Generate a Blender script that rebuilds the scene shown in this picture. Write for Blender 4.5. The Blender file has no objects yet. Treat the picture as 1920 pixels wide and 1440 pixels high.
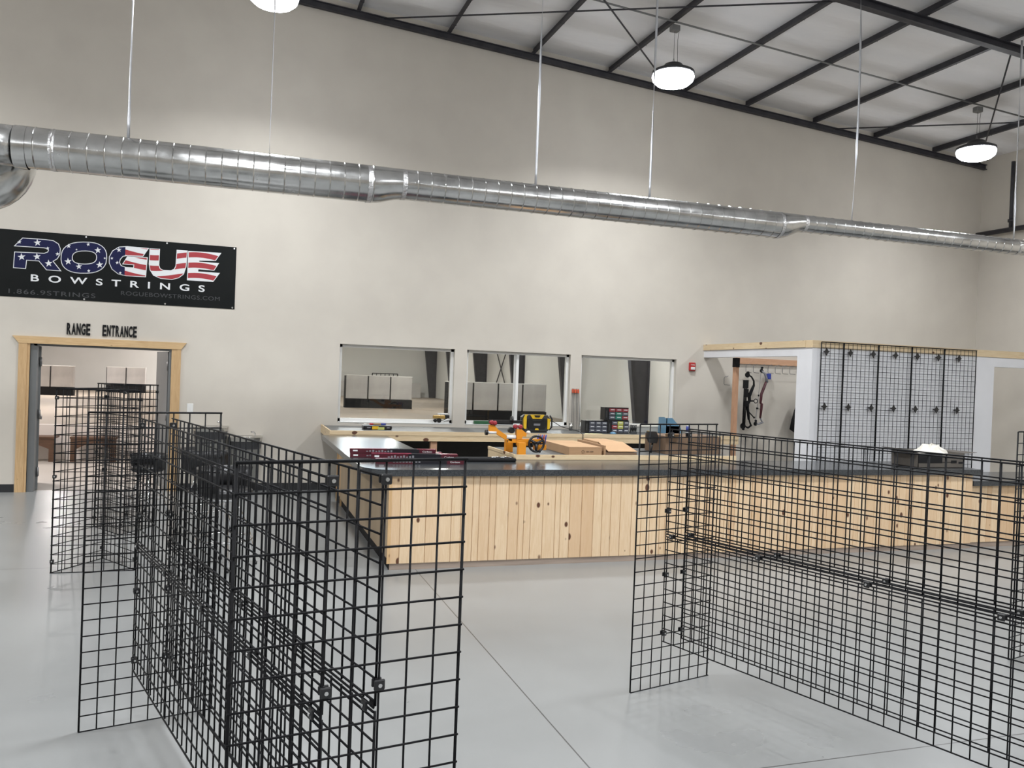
import bpy, math, random
from mathutils import Vector, Matrix
random.seed(7)
C = bpy.context.scene.collection
PI = math.pi
# ------------------------------------------------------------------ materials
def mat(name, col, rough=.5, metal=0., spec=.5, emit=None, estr=0., alpha=None, trans=0.):
    m = bpy.data.materials.new(name); m.use_nodes = True
    b = m.node_tree.nodes['Principled BSDF']
    b.inputs['Base Color'].default_value = (*col, 1)
    b.inputs['Roughness'].default_value = rough
    b.inputs['Metallic'].default_value = metal
    b.inputs['Specular IOR Level'].default_value = spec
    if emit: b.inputs['Emission Color'].default_value = (*emit, 1); b.inputs['Emission Strength'].default_value = estr
    if trans: b.inputs['Transmission Weight'].default_value = trans
    return m
def nd(m, t, **k):
    n = m.node_tree.nodes.new(t)
    for a, v in k.items(): setattr(n, a, v)
    return n
def lk(m, a, b): m.node_tree.links.new(a, b)
def bs(m): return m.node_tree.nodes['Principled BSDF']
def mth(m, op, a, b=None, c=None):
    n = nd(m, 'ShaderNodeMath', operation=op)
    for i, v in enumerate((a, b, c)):
        if v is None: continue
        if hasattr(v, 'is_output') or hasattr(v, 'links'): lk(m, v, n.inputs[i])
        else: n.inputs[i].default_value = v
    return n.outputs[0]
def mix(m, f, a, b):
    n = nd(m, 'ShaderNodeMix', data_type='RGBA')
    for s, v in ((n.inputs[0], f), (n.inputs[6], a), (n.inputs[7], b)):
        if hasattr(v, 'links'): lk(m, v, s)
        elif s is n.inputs[0]: s.default_value = v
        else: s.default_value = (*v, 1)
    return n.outputs[2]
def coords(m, scale=(1, 1, 1), kind='Object'):
    t = nd(m, 'ShaderNodeTexCoord'); mp = nd(m, 'ShaderNodeMapping'); mp.inputs['Scale'].default_value = scale
    lk(m, t.outputs[kind], mp.inputs['Vector']); return mp.outputs[0]
def noise(m, vec, scale, detail=3, rough=.5, dist=0.):
    n = nd(m, 'ShaderNodeTexNoise'); n.inputs['Scale'].default_value = scale; n.inputs['Detail'].default_value = detail
    n.inputs['Roughness'].default_value = rough; n.inputs['Distortion'].default_value = dist
    lk(m, vec, n.inputs['Vector']); return n.outputs['Fac']
def ramp(m, f, stops):
    n = nd(m, 'ShaderNodeValToRGB'); e = n.color_ramp.elements
    while len(e) < len(stops): e.new(.5)
    for i, (p, c) in enumerate(stops): e[i].position = p; e[i].color = (*c, 1)
    lk(m, f, n.inputs[0]); return n.outputs[0]
def bump(m, h, strength=.2, dist=.01):
    n = nd(m, 'ShaderNodeBump'); n.inputs['Strength'].default_value = strength; n.inputs['Distance'].default_value = dist
    lk(m, h, n.inputs['Height']); lk(m, n.outputs[0], bs(m).inputs['Normal'])
def noisy(name, a, b, scale=6, rough=.6, detail=4, stretch=(1, 1, 1), bmp=0., lo=.35, hi=.65, **k):
    m = mat(name, a, rough, **k)
    f = noise(m, coords(m, stretch), scale, detail)
    lk(m, ramp(m, f, [(lo, a), (hi, b)]), bs(m).inputs['Base Color'])
    if bmp: bump(m, f, bmp)
    return m

M_wall = noisy('wall_paint', (.60, .555, .49), (.63, .585, .515), 2.2, .75, bmp=.05)
M_wallw = noisy('fitting_wall_paint', (.72, .72, .74), (.75, .75, .77), 3, .75)
M_range_wall = noisy('range_liner_panel', (.60, .60, .57), (.66, .65, .62), .35, .7)
M_black = noisy('black_wire_coating', (.005, .005, .006), (.008, .008, .009), 40, .5, spec=.12)
M_steel = noisy('dark_steel_primer', (.028, .027, .034), (.045, .043, .05), 6, .55)
M_blackp = mat('black_plastic', (.012, .012, .013), .35)
M_blackm = mat('matte_black', (.012, .012, .013), .8, spec=.2)
M_charcoal = mat('charcoal_plastic', (.05, .052, .055), .45)
M_white = mat('white_vinyl', (.82, .82, .80), .35)
M_whitem = mat('white_paper', (.72, .69, .62), .8)
M_chrome = mat('chrome', (.75, .75, .76), .12, 1.)
M_screw = mat('zinc_screw', (.7, .7, .7), .25, 1.)
M_ss = noisy('brushed_stainless', (.45, .44, .41), (.60, .58, .54), 60, .3, stretch=(1, 1, 30), metal=1.)
M_grayl = mat('grey_enamel', (.20, .20, .185), .5)
M_darkgray = mat('dark_grey_enamel', (.035, .036, .04), .45)
M_red = mat('red_enamel', (.45, .02, .02), .35)
M_orange = mat('orange_powder_coat', (.72, .27, .015), .4)
M_yellow = mat('yellow_plastic', (.80, .50, .02), .4)
M_blue = mat('blue_plastic', (.03, .05, .30), .4)
M_bluel = mat('pale_blue_plastic', (.13, .28, .42), .45)
M_green = mat('green_card', (.03, .12, .05), .6)
M_redp = mat('red_grip', (.30, .02, .03), .4)
M_door = mat('door_grey_paint', (.15, .155, .155), .5)
M_hinge = mat('door_hinge_metal', (.22, .22, .22), .4, .6)
M_paper = mat('cream_paper', (.80, .74, .45), .8)
M_fletch = mat('orange_fletching', (.85, .14, .05), .5)
M_shaft = mat('carbon_shaft', (.02, .02, .022), .3)
M_lens = mat('lamp_lens', (1, 1, 1), .4, emit=(.93, .96, 1.0), estr=60)
M_butt = noisy('target_foam', (.42, .40, .385), (.50, .48, .455), 1.6, .85, bmp=.1)
M_butt_edge = mat('target_top_edge', (.70, .68, .64), .8)
M_bench = noisy('stained_bench_wood', (.075, .04, .022), (.12, .06, .035), 5, .5, stretch=(1, 1, 6))
M_weather = noisy('weathered_board', (.24, .19, .155), (.34, .27, .22), 5, .7, stretch=(.4, 1, 5))
M_rubber = mat('black_vinyl_base', (.018, .019, .021), .5)
M_strap = mat('galvanised_strap', (.62, .63, .66), .35, .85)
M_green_drw = mat('teal_drawer', (.04, .22, .16), .35)
M_red_drw = mat('clear_red_drawer', (.30, .05, .06), .35)
M_grey_drw = mat('clear_grey_drawer', (.10, .105, .13), .3)
M_yel_drw = mat('clear_yellow_drawer', (.55, .56, .15), .35)
M_navy = mat('banner_navy', (.014, .016, .06), .5, spec=.15)
M_banner = noisy('banner_vinyl', (.0065, .008, .008), (.009, .010, .010), 2, .5, spec=.15)
M_bwhite = mat('banner_white', (.74, .75, .76), .5)
M_bred = mat('banner_red', (.36, .03, .04), .5)
M_bgray = mat('banner_grey_print', (.055, .057, .06), .5)
M_maroon = mat('maroon_carton', (.07, .008, .016), .35)
M_maroonb = mat('black_carton', (.012, .012, .016), .3)
M_pink = mat('red_carton_top', (.24, .03, .06), .25)
M_purple = mat('maroon_riser', (.08, .02, .028), .35)
M_silver = mat('silver_limb', (.22, .22, .24), .35)
M_glowpane = mat('glowing_pane', (.9, .95, 1), .5, emit=(.72, .84, 1.0), estr=7)
M_glass = mat('window_glass', (1, 1, 1), .02, spec=.5)
_b = bs(M_glass); _g = nd(M_glass, 'ShaderNodeBsdfTransparent'); _gl = nd(M_glass, 'ShaderNodeBsdfGlossy'); _gl.inputs['Roughness'].default_value = .01
_mx = nd(M_glass, 'ShaderNodeMixShader'); _f = nd(M_glass, 'ShaderNodeFresnel'); _f.inputs[0].default_value = 1.45
_g.inputs[0].default_value = (.86, .88, .86, 1)
lk(M_glass, _f.outputs[0], _mx.inputs[0]); lk(M_glass, _g.outputs[0], _mx.inputs[1]); lk(M_glass, _gl.outputs[0], _mx.inputs[2])
lk(M_glass, _mx.outputs[0], [n for n in M_glass.node_tree.nodes if n.type == 'OUTPUT_MATERIAL'][0].inputs[0])

# sealed concrete with sawn joints
M_floor = mat('sealed_concrete', (.36, .37, .36), .3)
def _floor(m, xs, ys, lo, hi, rlo, rhi):
    g = nd(m, 'ShaderNodeNewGeometry'); sp = nd(m, 'ShaderNodeSeparateXYZ'); lk(m, g.outputs['Position'], sp.inputs[0])
    big = noise(m, g.outputs['Position'], .45, 3, .45, .0); fine = noise(m, g.outputs['Position'], 3, 3, .5)
    f = mth(m, 'ADD', mth(m, 'MULTIPLY', big, .7), mth(m, 'MULTIPLY', fine, .3))
    col = ramp(m, f, [(.22, lo), (.78, hi)])
    d = None
    for o, vs in ((sp.outputs['X'], xs), (sp.outputs['Y'], ys)):
        for v in vs:
            k = mth(m, 'LESS_THAN', mth(m, 'ABSOLUTE', mth(m, 'SUBTRACT', o, v)), .0038)
            d = k if d is None else mth(m, 'MAXIMUM', d, k)
    if d is not None: col = mix(m, d, col, (.06, .06, .06))
    lk(m, col, bs(m).inputs['Base Color'])
    r = nd(m, 'ShaderNodeMapRange'); r.inputs[1].default_value = .2; r.inputs[2].default_value = .8; r.inputs[3].default_value = rlo; r.inputs[4].default_value = rhi
    lk(m, f, r.inputs[0]); lk(m, r.outputs[0], bs(m).inputs['Roughness'])
_floor(M_floor, (-7.6, -3.0, 1.587, 6.2, 10.8), (-1.3, 3.27, 7.9, 12.42), (.195, .20, .198), (.265, .27, .267), .24, .36)
M_rfloor = mat('range_floor', (.3, .25, .2), .7); _floor(M_rfloor, (), (), (.27, .225, .18), (.36, .31, .25), .6, .75)
M_lane = mat('lane_concrete', (.45, .4, .36), .6); _floor(M_lane, (), (), (.36, .33, .30), (.42, .385, .35), .5, .7)

# draped insulation liner under the roof
M_ceil = mat('roof_insulation_liner', (.62, .60, .62), .65)
_c = coords(M_ceil, (1, 1, 1)); _n = noise(M_ceil, coords(M_ceil, (.5, 1.5, 1)), 1.2, 4)
_w = nd(M_ceil, 'ShaderNodeTexWave', wave_type='BANDS', bands_direction='Y'); _w.inputs['Scale'].default_value = .33; _w.inputs['Distortion'].default_value = 1.2; _w.inputs['Detail'].default_value = 2
lk(M_ceil, _c, _w.inputs['Vector'])
lk(M_ceil, ramp(M_ceil, _n, [(.3, (.84, .83, .84)), (.7, (.89, .88, .89))]), bs(M_ceil).inputs['Base Color'])
bump(M_ceil, mth(M_ceil, 'ADD', _w.outputs['Fac'], mth(M_ceil, 'MULTIPLY', _n, .7)), .8, .12)

# pine: plank tone in a colour attribute, knots and grain procedural
def pine(name, a, b, knot=(.10, .035, .015), axis=2, knots=True, tone=True):
    m = mat(name, a, .55)
    st = [9, 9, 9]; st[axis] = .8
    c = coords(m, (1, 1, 1))
    if tone:
        at = nd(m, 'ShaderNodeAttribute'); at.attribute_name = 'tone'
        sh = nd(m, 'ShaderNodeVectorMath', operation='ADD'); sc = nd(m, 'ShaderNodeVectorMath', operation='SCALE')
        lk(m, at.outputs['Color'], sc.inputs[0]); sc.inputs[3].default_value = 37.
        lk(m, c, sh.inputs[0]); lk(m, sc.outputs[0], sh.inputs[1]); c = sh.outputs[0]
    mp = nd(m, 'ShaderNodeMapping'); mp.inputs['Scale'].default_value = st; lk(m, c, mp.inputs['Vector'])
    g = noise(m, mp.outputs[0], 5, 5, .6, 1.2)
    col = ramp(m, g, [(.32, a), (.68, b)])
    if tone:
        sp = nd(m, 'ShaderNodeSeparateColor'); lk(m, at.outputs['Color'], sp.inputs[0])
        col = mix(m, mth(m, 'MULTIPLY', mth(m, 'POWER', sp.outputs[0], 1.5), .6), col, (.56, .35, .19))
    if knots:
        st2 = [8., 8., 8.]; st2[axis] = 5.2
        mp2 = nd(m, 'ShaderNodeMapping'); mp2.inputs['Scale'].default_value = st2; lk(m, c, mp2.inputs['Vector'])
        v = nd(m, 'ShaderNodeTexVoronoi'); v.inputs['Scale'].default_value = 1.0; v.inputs['Randomness'].default_value = 1.; lk(m, mp2.outputs[0], v.inputs['Vector'])
        sc2 = nd(m, 'ShaderNodeSeparateColor'); lk(m, v.outputs['Color'], sc2.inputs[0])
        size = mth(m, 'MULTIPLY', mth(m, 'POWER', sc2.outputs[0], 2.), .2)
        k = nd(m, 'ShaderNodeMapRange'); lk(m, mth(m, 'SUBTRACT', v.outputs['Distance'], size), k.inputs[0])
        k.inputs[1].default_value = -.01; k.inputs[2].default_value = .05; k.inputs[3].default_value = 1; k.inputs[4].default_value = 0
        kk = mth(m, 'MULTIPLY', k.outputs[0], mth(m, 'GREATER_THAN', sc2.outputs[0], .30))
        col = mix(m, kk, col, knot)
    lk(m, col, bs(m).inputs['Base Color'])
    return m
M_pine = pine('pine_boards', (.74, .57, .385), (.66, .475, .29))
M_pineX = pine('pine_trim_along', (.72, .58, .38), (.63, .47, .28), axis=0, tone=False)
M_pineY = pine('pine_trim_across', (.72, .58, .38), (.63, .47, .28), axis=1, tone=False)
M_pineZ = pine('pine_trim_upright', (.62, .42, .22), (.52, .33, .16), axis=2, tone=False)
M_pineH = pine('pine_header', (.66, .47, .25), (.56, .36, .18), axis=0, tone=False)
M_post = pine('raw_fir_post', (.58, .34, .21), (.50, .27, .16), axis=2, tone=False, knots=False)
M_fir = pine('raw_fir_rail', (.60, .36, .23), (.52, .29, .17), axis=0, tone=False, knots=False)
M_ply = noisy('tan_plywood_side', (.36, .27, .17), (.42, .32, .21), 3, .6, stretch=(1, 1, .3))
M_card = noisy('corrugated_cardboard', (.36, .22, .12), (.40, .25, .14), 3, .85)
M_cardl = noisy('light_cardboard', (.50, .31, .17), (.54, .34, .19), 3, .85)
M_cardd = noisy('brown_cardboard', (.15, .095, .06), (.18, .115, .07), 3, .85)

# speckled laminate
def laminate(name, a, b, rough):
    m = mat(name, a, rough, spec=.6)
    lk(m, ramp(m, noise(m, coords(m), 160, 3, .7), [(.42, a), (.62, b)]), bs(m).inputs['Base Color'])
    return m
M_lam = laminate('charcoal_laminate', (.022, .025, .028), (.06, .065, .07), .2)
M_lamm = laminate('charcoal_laminate_matt', (.07, .075, .075), (.11, .115, .115), .4)

# galvanised duct
M_duct = mat('galvanised_duct', (.56, .565, .57), .22, 1.)
_c = coords(M_duct, (3, 3, 3)); _f2 = noise(M_duct, _c, 2.0, 5, .6)
_r = nd(M_duct, 'ShaderNodeMapRange'); _r.inputs[1].default_value = .3; _r.inputs[2].default_value = .7; _r.inputs[3].default_value = .14; _r.inputs[4].default_value = .28
lk(M_duct, _f2, _r.inputs[0]); lk(M_duct, _r.outputs[0], bs(M_duct).inputs['Roughness'])
lk(M_duct, ramp(M_duct, _f2, [(.3, (.50, .50, .49)), (.7, (.64, .64, .63))]), bs(M_duct).inputs['Base Color'])
M_tape = noisy('crinkled_foil_tape', (.65, .65, .66), (.8, .8, .8), 60, .22, bmp=1., metal=1.)

# waving stripes printed on the banner letters
M_stripe = mat('banner_stripes', (.7, .7, .7), .5)
_t = coords(M_stripe); _s = nd(M_stripe, 'ShaderNodeSeparateXYZ'); lk(M_stripe, _t, _s.inputs[0])
_v = mth(M_stripe, 'ADD', mth(M_stripe, 'MULTIPLY', _s.outputs['Z'], 44.), mth(M_stripe, 'MULTIPLY', mth(M_stripe, 'SINE', mth(M_stripe, 'ADD', mth(M_stripe, 'MULTIPLY', _s.outputs['X'], 5.2), 1.2)), 1.9))
lk(M_stripe, mix(M_stripe, mth(M_stripe, 'GREATER_THAN', mth(M_stripe, 'SINE', mth(M_stripe, 'ADD', _v, .6)), 0.), (.36, .03, .04), (.74, .75, .76)), bs(M_stripe).inputs['Base Color'])

# ------------------------------------------------------------------ mesh helper
class MB:
    def __init__(s): s.v = []; s.f = []; s.mi = []; s.sm = []; s.tone = []; s.cur = 0; s.t = 0.
    def face(s, idx, smooth=False): s.f.append(idx); s.mi.append(s.cur); s.sm.append(smooth); s.tone.append(s.t)
    def box(s, x0, x1, y0, y1, z0, z1):
        b = len(s.v)
        s.v += [(x, y, z) for z in (z0, z1) for y in (y0, y1) for x in (x0, x1)]
        for q in ((0, 2, 3, 1), (4, 5, 7, 6), (0, 1, 5, 4), (2, 6, 7, 3), (0, 4, 6, 2), (1, 3, 7, 5)): s.face([b + i for i in q])
        return s
    def bbox(s, x0, x1, y0, y1, z0, z1, c=.01):          # box with chamfered upright and level edges
        xs = (x0, x0 + c, x1 - c, x1); ys = (y0, y0 + c, y1 - c, y1)
        def ring(d, z): return [(x0 + c + d - c, y0 + c, z)] if 0 else [(x0 + d, y0 + c, z), (x0 + c, y0 + d, z), (x1 - c, y0 + d, z), (x1 - d, y0 + c, z), (x1 - d, y1 - c, z), (x1 - c, y1 - d, z), (x0 + c, y1 - d, z), (x0 + d, y1 - c, z)]
        b = len(s.v); rs = [ring(c * .7, z0), ring(0, z0 + c), ring(0, z1 - c), ring(c * .7, z1)]
        for r in rs: s.v += r
        for k in range(3):
            for i in range(8):
                j = (i + 1) % 8; s.face([b + k * 8 + i, b + k * 8 + j, b + (k + 1) * 8 + j, b + (k + 1) * 8 + i])
        s.face([b + i for i in reversed(range(8))]); s.face([b + 24 + i for i in range(8)])
        return s
    def tube(s, pts, r, n=6, cap=True, closed=False):
        pts = [Vector(p) for p in pts]; b = len(s.v); m = len(pts)
        rr = r if isinstance(r, (list, tuple)) else [r] * m
        pn = None
        for i, p in enumerate(pts):
            if closed: t = (pts[(i + 1) % m] - pts[i - 1])
            else: t = (pts[min(i + 1, m - 1)] - pts[max(i - 1, 0)])
            t.normalize()
            if pn is None:
                up = Vector((0, 0, 1)) if abs(t.z) < .9 else Vector((1, 0, 0))
                a = t.cross(up).normalized()
            else: a = (pn - t * pn.dot(t)).normalized()
            pn = a; c = t.cross(a)
            for k in range(n):
                w = 2 * PI * (k + .5) / n; q = p + (a * math.cos(w) + c * math.sin(w)) * rr[i]; s.v.append(tuple(q))
        for i in range(m if closed else m - 1):
            j = (i + 1) % m
            for k in range(n):
                l = (k + 1) % n; s.face([b + i * n + k, b + i * n + l, b + j * n + l, b + j * n + k], n > 4)
        if cap and not closed:
            s.face([b + k for k in reversed(range(n))]); s.face([b + (m - 1) * n + k for k in range(n)])
        return s
    def lathe(s, prof, c=(0, 0, 0), n=20, axis='z'):     # prof: [(radius, along)]
        b = len(s.v)
        for r, h in prof:
            for k in range(n):
                w = 2 * PI * k / n; x, y = r * math.cos(w), r * math.sin(w)
                q = {'z': (x, y, h), 'x': (h, x, y), 'y': (y, h, x)}[axis]
                s.v.append((q[0] + c[0], q[1] + c[1], q[2] + c[2]))
        for i in range(len(prof) - 1):
            for k in range(n):
                l = (k + 1) % n; s.face([b + i * n + k, b + i * n + l, b + (i + 1) * n + l, b + (i + 1) * n + k], True)
        s.face([b + k for k in reversed(range(n))]); s.face([b + (len(prof) - 1) * n + k for k in range(n)])
        return s
    def hlathe(s, prof, c, n, axis):                       # like lathe, but every band keeps its own crisp edge
        for i in range(len(prof) - 1):
            b = len(s.v)
            for r, h in prof[i:i + 2]:
                for k in range(n):
                    w = 2 * PI * k / n; x, y = r * math.cos(w), r * math.sin(w)
                    q = {'z': (x, y, h), 'x': (h, x, y), 'y': (y, h, x)}[axis]; s.v.append((q[0] + c[0], q[1] + c[1], q[2] + c[2]))
            for k in range(n): l = (k + 1) % n; s.face([b + k, b + l, b + n + l, b + n + k], True)
        return s
    def prism(s, poly, lo, hi, axis='y'):                # poly in the plane across the axis: y -> (x,z), x -> (y,z), z -> (x,y)
        b = len(s.v); m = len(poly)
        for h in (lo, hi):
            for (p, q) in poly: s.v.append({'y': (p, h, q), 'x': (h, p, q), 'z': (p, q, h)}[axis])
        for i in range(m): j = (i + 1) % m; s.face([b + i, b + j, b + m + j, b + m + i])
        s.face([b + i for i in reversed(range(m))]); s.face([b + m + i for i in range(m)])
        return s
    def build(s, name, mats, parent=None, loc=None, rz=0.):
        me = bpy.data.meshes.new(name); me.from_pydata(s.v, [], s.f); 
        mats = mats if isinstance(mats, (list, tuple)) else [mats]
        for m in mats: me.materials.append(m)
        me.polygons.foreach_set('material_index', s.mi); me.polygons.foreach_set('use_smooth', s.sm)
        if any(s.tone):
            a = me.attributes.new('tone', 'FLOAT_COLOR', 'CORNER')
            for p, t in zip(me.polygons, s.tone):
                for li in p.loop_indices: a.data[li].color = (t, (t * 7.3) % 1, (t * 3.7) % 1, 1)
        me.validate(); me.update()
        import bmesh
        bm = bmesh.new(); bm.from_mesh(me); bmesh.ops.recalc_face_normals(bm, faces=bm.faces); bm.to_mesh(me); bm.free()
        o = bpy.data.objects.new(name, me); C.objects.link(o)
        if parent: o.parent = parent
        if loc: o.location = loc
        o.rotation_euler.z = rz
        return o
def tag(o, label=None, cat=None, group=None, kind=None):
    if label: o['label'] = label
    if cat: o['category'] = cat
    if group: o['group'] = group
    if kind: o['kind'] = kind
    return o
def empty(name, loc, rz, label, cat, group=None):
    o = bpy.data.objects.new(name, None); C.objects.link(o); o.location = loc; o.rotation_euler.z = rz; o.empty_display_size = .1
    return tag(o, label, cat, group)
def copy_tree(o, loc=None, rz=None, label=None, parent=None):
    c = o.copy(); C.objects.link(c)
    if parent: c.parent = parent
    if loc is not None: c.location = loc
    if rz is not None: c.rotation_euler.z = rz
    if label: c['label'] = label
    for ch in [x for x in bpy.data.objects if x.parent is o]: copy_tree(ch, parent=c)
    return c
def struct(mb, name, mats, parent=None):
    o = mb.build(name, mats, parent)
    if not parent: o['kind'] = 'structure'
    return o
ROOF = lambda x: 7.20 - .0735 * x
YW = 12.4                                               # face of the long partition wall
YN = 12.58                                              # its far face, towards the range
# ------------------------------------------------------------------ camera
def camera():
    cd = bpy.data.cameras.new('camera'); co = bpy.data.objects.new('camera', cd); C.objects.link(co)
    yaw, pitch, roll = math.radians(18.315), math.radians(-.5993), math.radians(2.1416)
    f = Vector((math.sin(yaw) * math.cos(pitch), math.cos(yaw) * math.cos(pitch), math.sin(pitch)))
    r = Vector((math.cos(yaw), -math.sin(yaw), 0)); u = r.cross(f)
    R = r * math.cos(roll) + u * math.sin(roll); U = u * math.cos(roll) - r * math.sin(roll)
    m = Matrix((R, U, -f)).transposed().to_4x4(); m.translation = Vector((0, 0, 1.774)); co.matrix_world = m
    cd.sensor_width = 36; cd.lens = 1566.3 / 1920 * 36; cd.clip_start = .05; cd.clip_end = 200
    bpy.context.scene.camera = co
camera()

# ------------------------------------------------------------------ shell
XL, XR, YB, YF = -10., 13.4, -12., 57.
b = MB().box(XL - .2, XR + .2, YB - .2, YN, -.2, 0); struct(b, 'floor', M_floor)
b = MB().box(-24, XR + .2, YN, 16.6, -.2, 0.0); struct(b, 'floor_range_lane', M_lane)
struct(MB().box(-12, -1.0, 16.42, 16.52, 0, .61), 'wall_range_low', mat('low_wall_white', (.74, .69, .66), .7))
b = MB().box(-24, XR + .2, 16.6, YF + .2, -.2, 0.0); struct(b, 'floor_range', M_rfloor)
# partition wall with the door and three window openings
holes = [(-2.57, -.84, 0., 1.965), (1.435, 3.17, .995, 2.14), (3.363, 5.078, .995, 2.14), (5.266, 6.985, .995, 2.14)]
b = MB(); x = XL
for (a, c, z0, z1) in holes:
    b.box(x, a, YW, YN, 0, 7.9)
    if z0 > 0: b.box(a, c, YW, YN, 0, z0)
    b.box(a, c, YW, YN, z1, 7.9); x = c
b.box(x, XR, YW, YN, 0, 7.9)
struct(b, 'wall_back', M_wall)
struct(MB().box(XR, XR + .2, YB, YN, 0, 7.2), 'wall_right', M_wall)
struct(MB().box(XL - .2, XL, YB, YN, 0, 8.2), 'wall_left', M_wall)
struct(MB().box(XL, XR, YB - .2, YB, 0, 8.2), 'wall_front', M_wall)
b = MB().prism([(XL - .2, ROOF(XL - .2)), (XR + .2, ROOF(XR + .2)), (XR + .2, ROOF(XR + .2) + .1), (XL - .2, ROOF(XL - .2) + .1)], YB - .2, YW + .0, 'y'); struct(b, 'ceiling', M_ceil)
# range shell
struct(MB().box(XR - .2, XR + .1, YN, YF, 0, 6.5), 'wall_range_right', M_range_wall)
struct(MB().box(-24, XR, YF, YF + .2, 0, 7.5), 'wall_range_far', M_range_wall)
struct(MB().box(-24.2, -24, YN, YF, 0, 7.5), 'wall_range_left', M_range_wall)
struct(MB().box(-24, XL, YN - .1, YN, 0, 7.5), 'wall_range_near', M_range_wall)
struct(MB().box(-24.2, XR + .1, YN, YF + .2, 6.3, 6.5), 'ceiling_range', M_ceil)

# baseboards
struct(MB().box(-10, -2.71, YW - .008, YW, 0, .105), 'baseboard_left', M_rubber)
struct(MB().box(-.72, 1.45, YW - .008, YW, 0, .105), 'baseboard_middle', M_rubber)

# door casing (pine) and the pair of door leaves opened into the range
t = empty('door_casing', (-1.685, YW, 0), 0, 'pine door casing with flared head around the open doorway', 'door casing')
def wpart(mb, name, m, t): o = mb.build(name, m, t); o.location = -t.location; return o
wpart(MB().box(-2.70, -2.60, YW - .022, YW, 0, 1.975).box(-2.60, -2.57, YW - .012, YW + .02, 0, 1.965), 'jamb_board', M_pineZ, t)
wpart(MB().box(-.77, -.725, YW - .022, YW, 0, 1.975).box(-.845, -.77, YW - .018, YW, 0, 1.975), 'jamb_board', M_pineZ, t)
wpart(MB().prism([(-2.70, 1.957), (-.725, 1.957), (-.655, 2.052), (-2.775, 2.052)], YW - .026, YW, 'y'), 'head_board', M_pineH, t)
b = MB().box(-2.57, -2.49, YW + .02, YN, 0, 1.965).box(-.88, -.84, YW, YN, 0, 1.965).box(-2.53, -.84, YW + .02, YN, 1.93, 1.965)
struct(b, 'door_1', M_door)
def leaf(name, hx, sgn, rz, lab):
    t = empty(name, (hx, YN - .02, 0), rz, lab, 'door')
    MB().box(0, .80, -.022, .022, .012, 1.925).build('door_panel', M_door, t)
    h = MB()
    h.box(.30, .78, -.05, -.03, .93, .97); 
    h.box(.35, .37, -.03, -.02, .93, .97); h.box(.71, .73, -.03, -.02, .93, .97)
    h.build('push_bar', M_hinge, t)
    for z in (.25, 1.02, 1.72):
        MB().lathe([(.016, z - .06), (.016, z + .06)], (-.002, -.018 * sgn, 0), 8).box(0, .045, -.026, .026, z - .055, z + .055).build('hinge', M_hinge, t)
    return t
leaf('door_leaf', -2.49, 1, math.radians(101), 'grey door leaf swung open at left side of range doorway')
leaf('door_leaf', -.88, -1, math.radians(105), 'grey door leaf swung open at right side of range doorway')

# windows : white vinyl frames set deep in the openings
def window(n, x0, x1, slider=False, right_leaf=False):
    z0, z1 = .995, 2.14; yf = YW + .075
    f = MB(); w = .042
    f.box(x0, x1, yf, yf + .07, z0, z0 + w + .012).box(x0, x1, yf, yf + .07, z1 - w, z1).box(x0, x0 + w, yf, yf + .07, z0, z1).box(x1 - w, x1, yf, yf + .07, z0, z1)
    f.box(x0, x1, YW - .004, yf, z0 - .004, z0 + .006)
    o = struct(f, 'window_%d' % n, M_white)
    if slider:
        xm = (x0 + x1) / 2 - .02
        MB().box(xm - .035, xm, yf + .035, yf + .06, z0 + .05, z1 - .04).box(xm - .012, xm + .03, yf - .005, yf + .03, z0 + .05, z1 - .04).build('mullion', M_white, o)
    MB().box(x0 + w, x1 - w, yf + .045, yf + .049, z0 + w, z1 - w).build('glass_pane', M_glass, o)
    return o
window(1, 1.435, 3.17); window(2, 3.363, 5.078, True); window(3, 5.266, 6.985)

# ------------------------------------------------------------------ roof steel
PX = [-1.1, .25, 1.55, 2.9, 4.25, 5.55, 6.93, 8.12, 9.5, 10.82, 12.17]
ordn = ['first', 'second', 'third', 'fourth', 'fifth', 'sixth', 'seventh', 'eighth', 'ninth', 'tenth', 'eleventh', 'twelfth']
for i, x in enumerate([p for p in PX if p > 1]):
    z = ROOF(x); b = MB()
    b.box(x - .004, x + .004, YB, YW, z - .105, z - .004).box(x - .05, x + .004, YB, YW, z - .11, z - .104).box(x - .05, x - .045, YB, YW, z - .105, z - .09)
    for k in range(14): b.tube([(x - .053, 12 - k * .9, z - .112), (x + .01, 12 - k * .9 + .02, z - .112), (x + .012, 12 - k * .9 + .02, z - .05)], .003, 4)
    o = b.build('roof_purlin', M_steel)
    tag(o, 'dark steel roof purlin, %s from left under the white liner' % ordn[i], 'roof purlin', 'steel purlins running towards the long wall')
def rafter(y, d, w, name, lab, m=M_steel):
    b = MB(); x0, x1 = -1.5, XR
    for (o0, o1, hw) in ((0, .012, w / 2), (d - .012, d, w / 2), (0, d, .005)):
        b.prism([(x0, ROOF(x0) - .112 - o1), (x1, ROOF(x1) - .112 - o1), (x1, ROOF(x1) - .112 - o0), (x0, ROOF(x0) - .112 - o0)], y - hw, y + hw, 'y')
    o = b.build(name, m); tag(o, lab, 'roof beam'); return o
rafter(8.5, .11, .10, 'roof_beam', 'dark steel roof beam crossing the upper right corner')
rafter(12.34, .095, .07, 'roof_beam', 'dark steel roof beam along the top of the long wall')
b = MB(); pts = [(x, 10.2, ROOF(x) - .13) for x in (-2, 13.3)]
b.tube(pts, .014, 6); o = b.build('conduit_pipe', M_hinge); tag(o, 'thin metal conduit running under the purlins above the lamps', 'conduit')
def rod(p, q, lab, r=.012):
    o = MB().tube([p, q], r, 6).build('brace_rod', M_steel); tag(o, lab, 'brace rod', 'diagonal roof brace rods')
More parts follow.
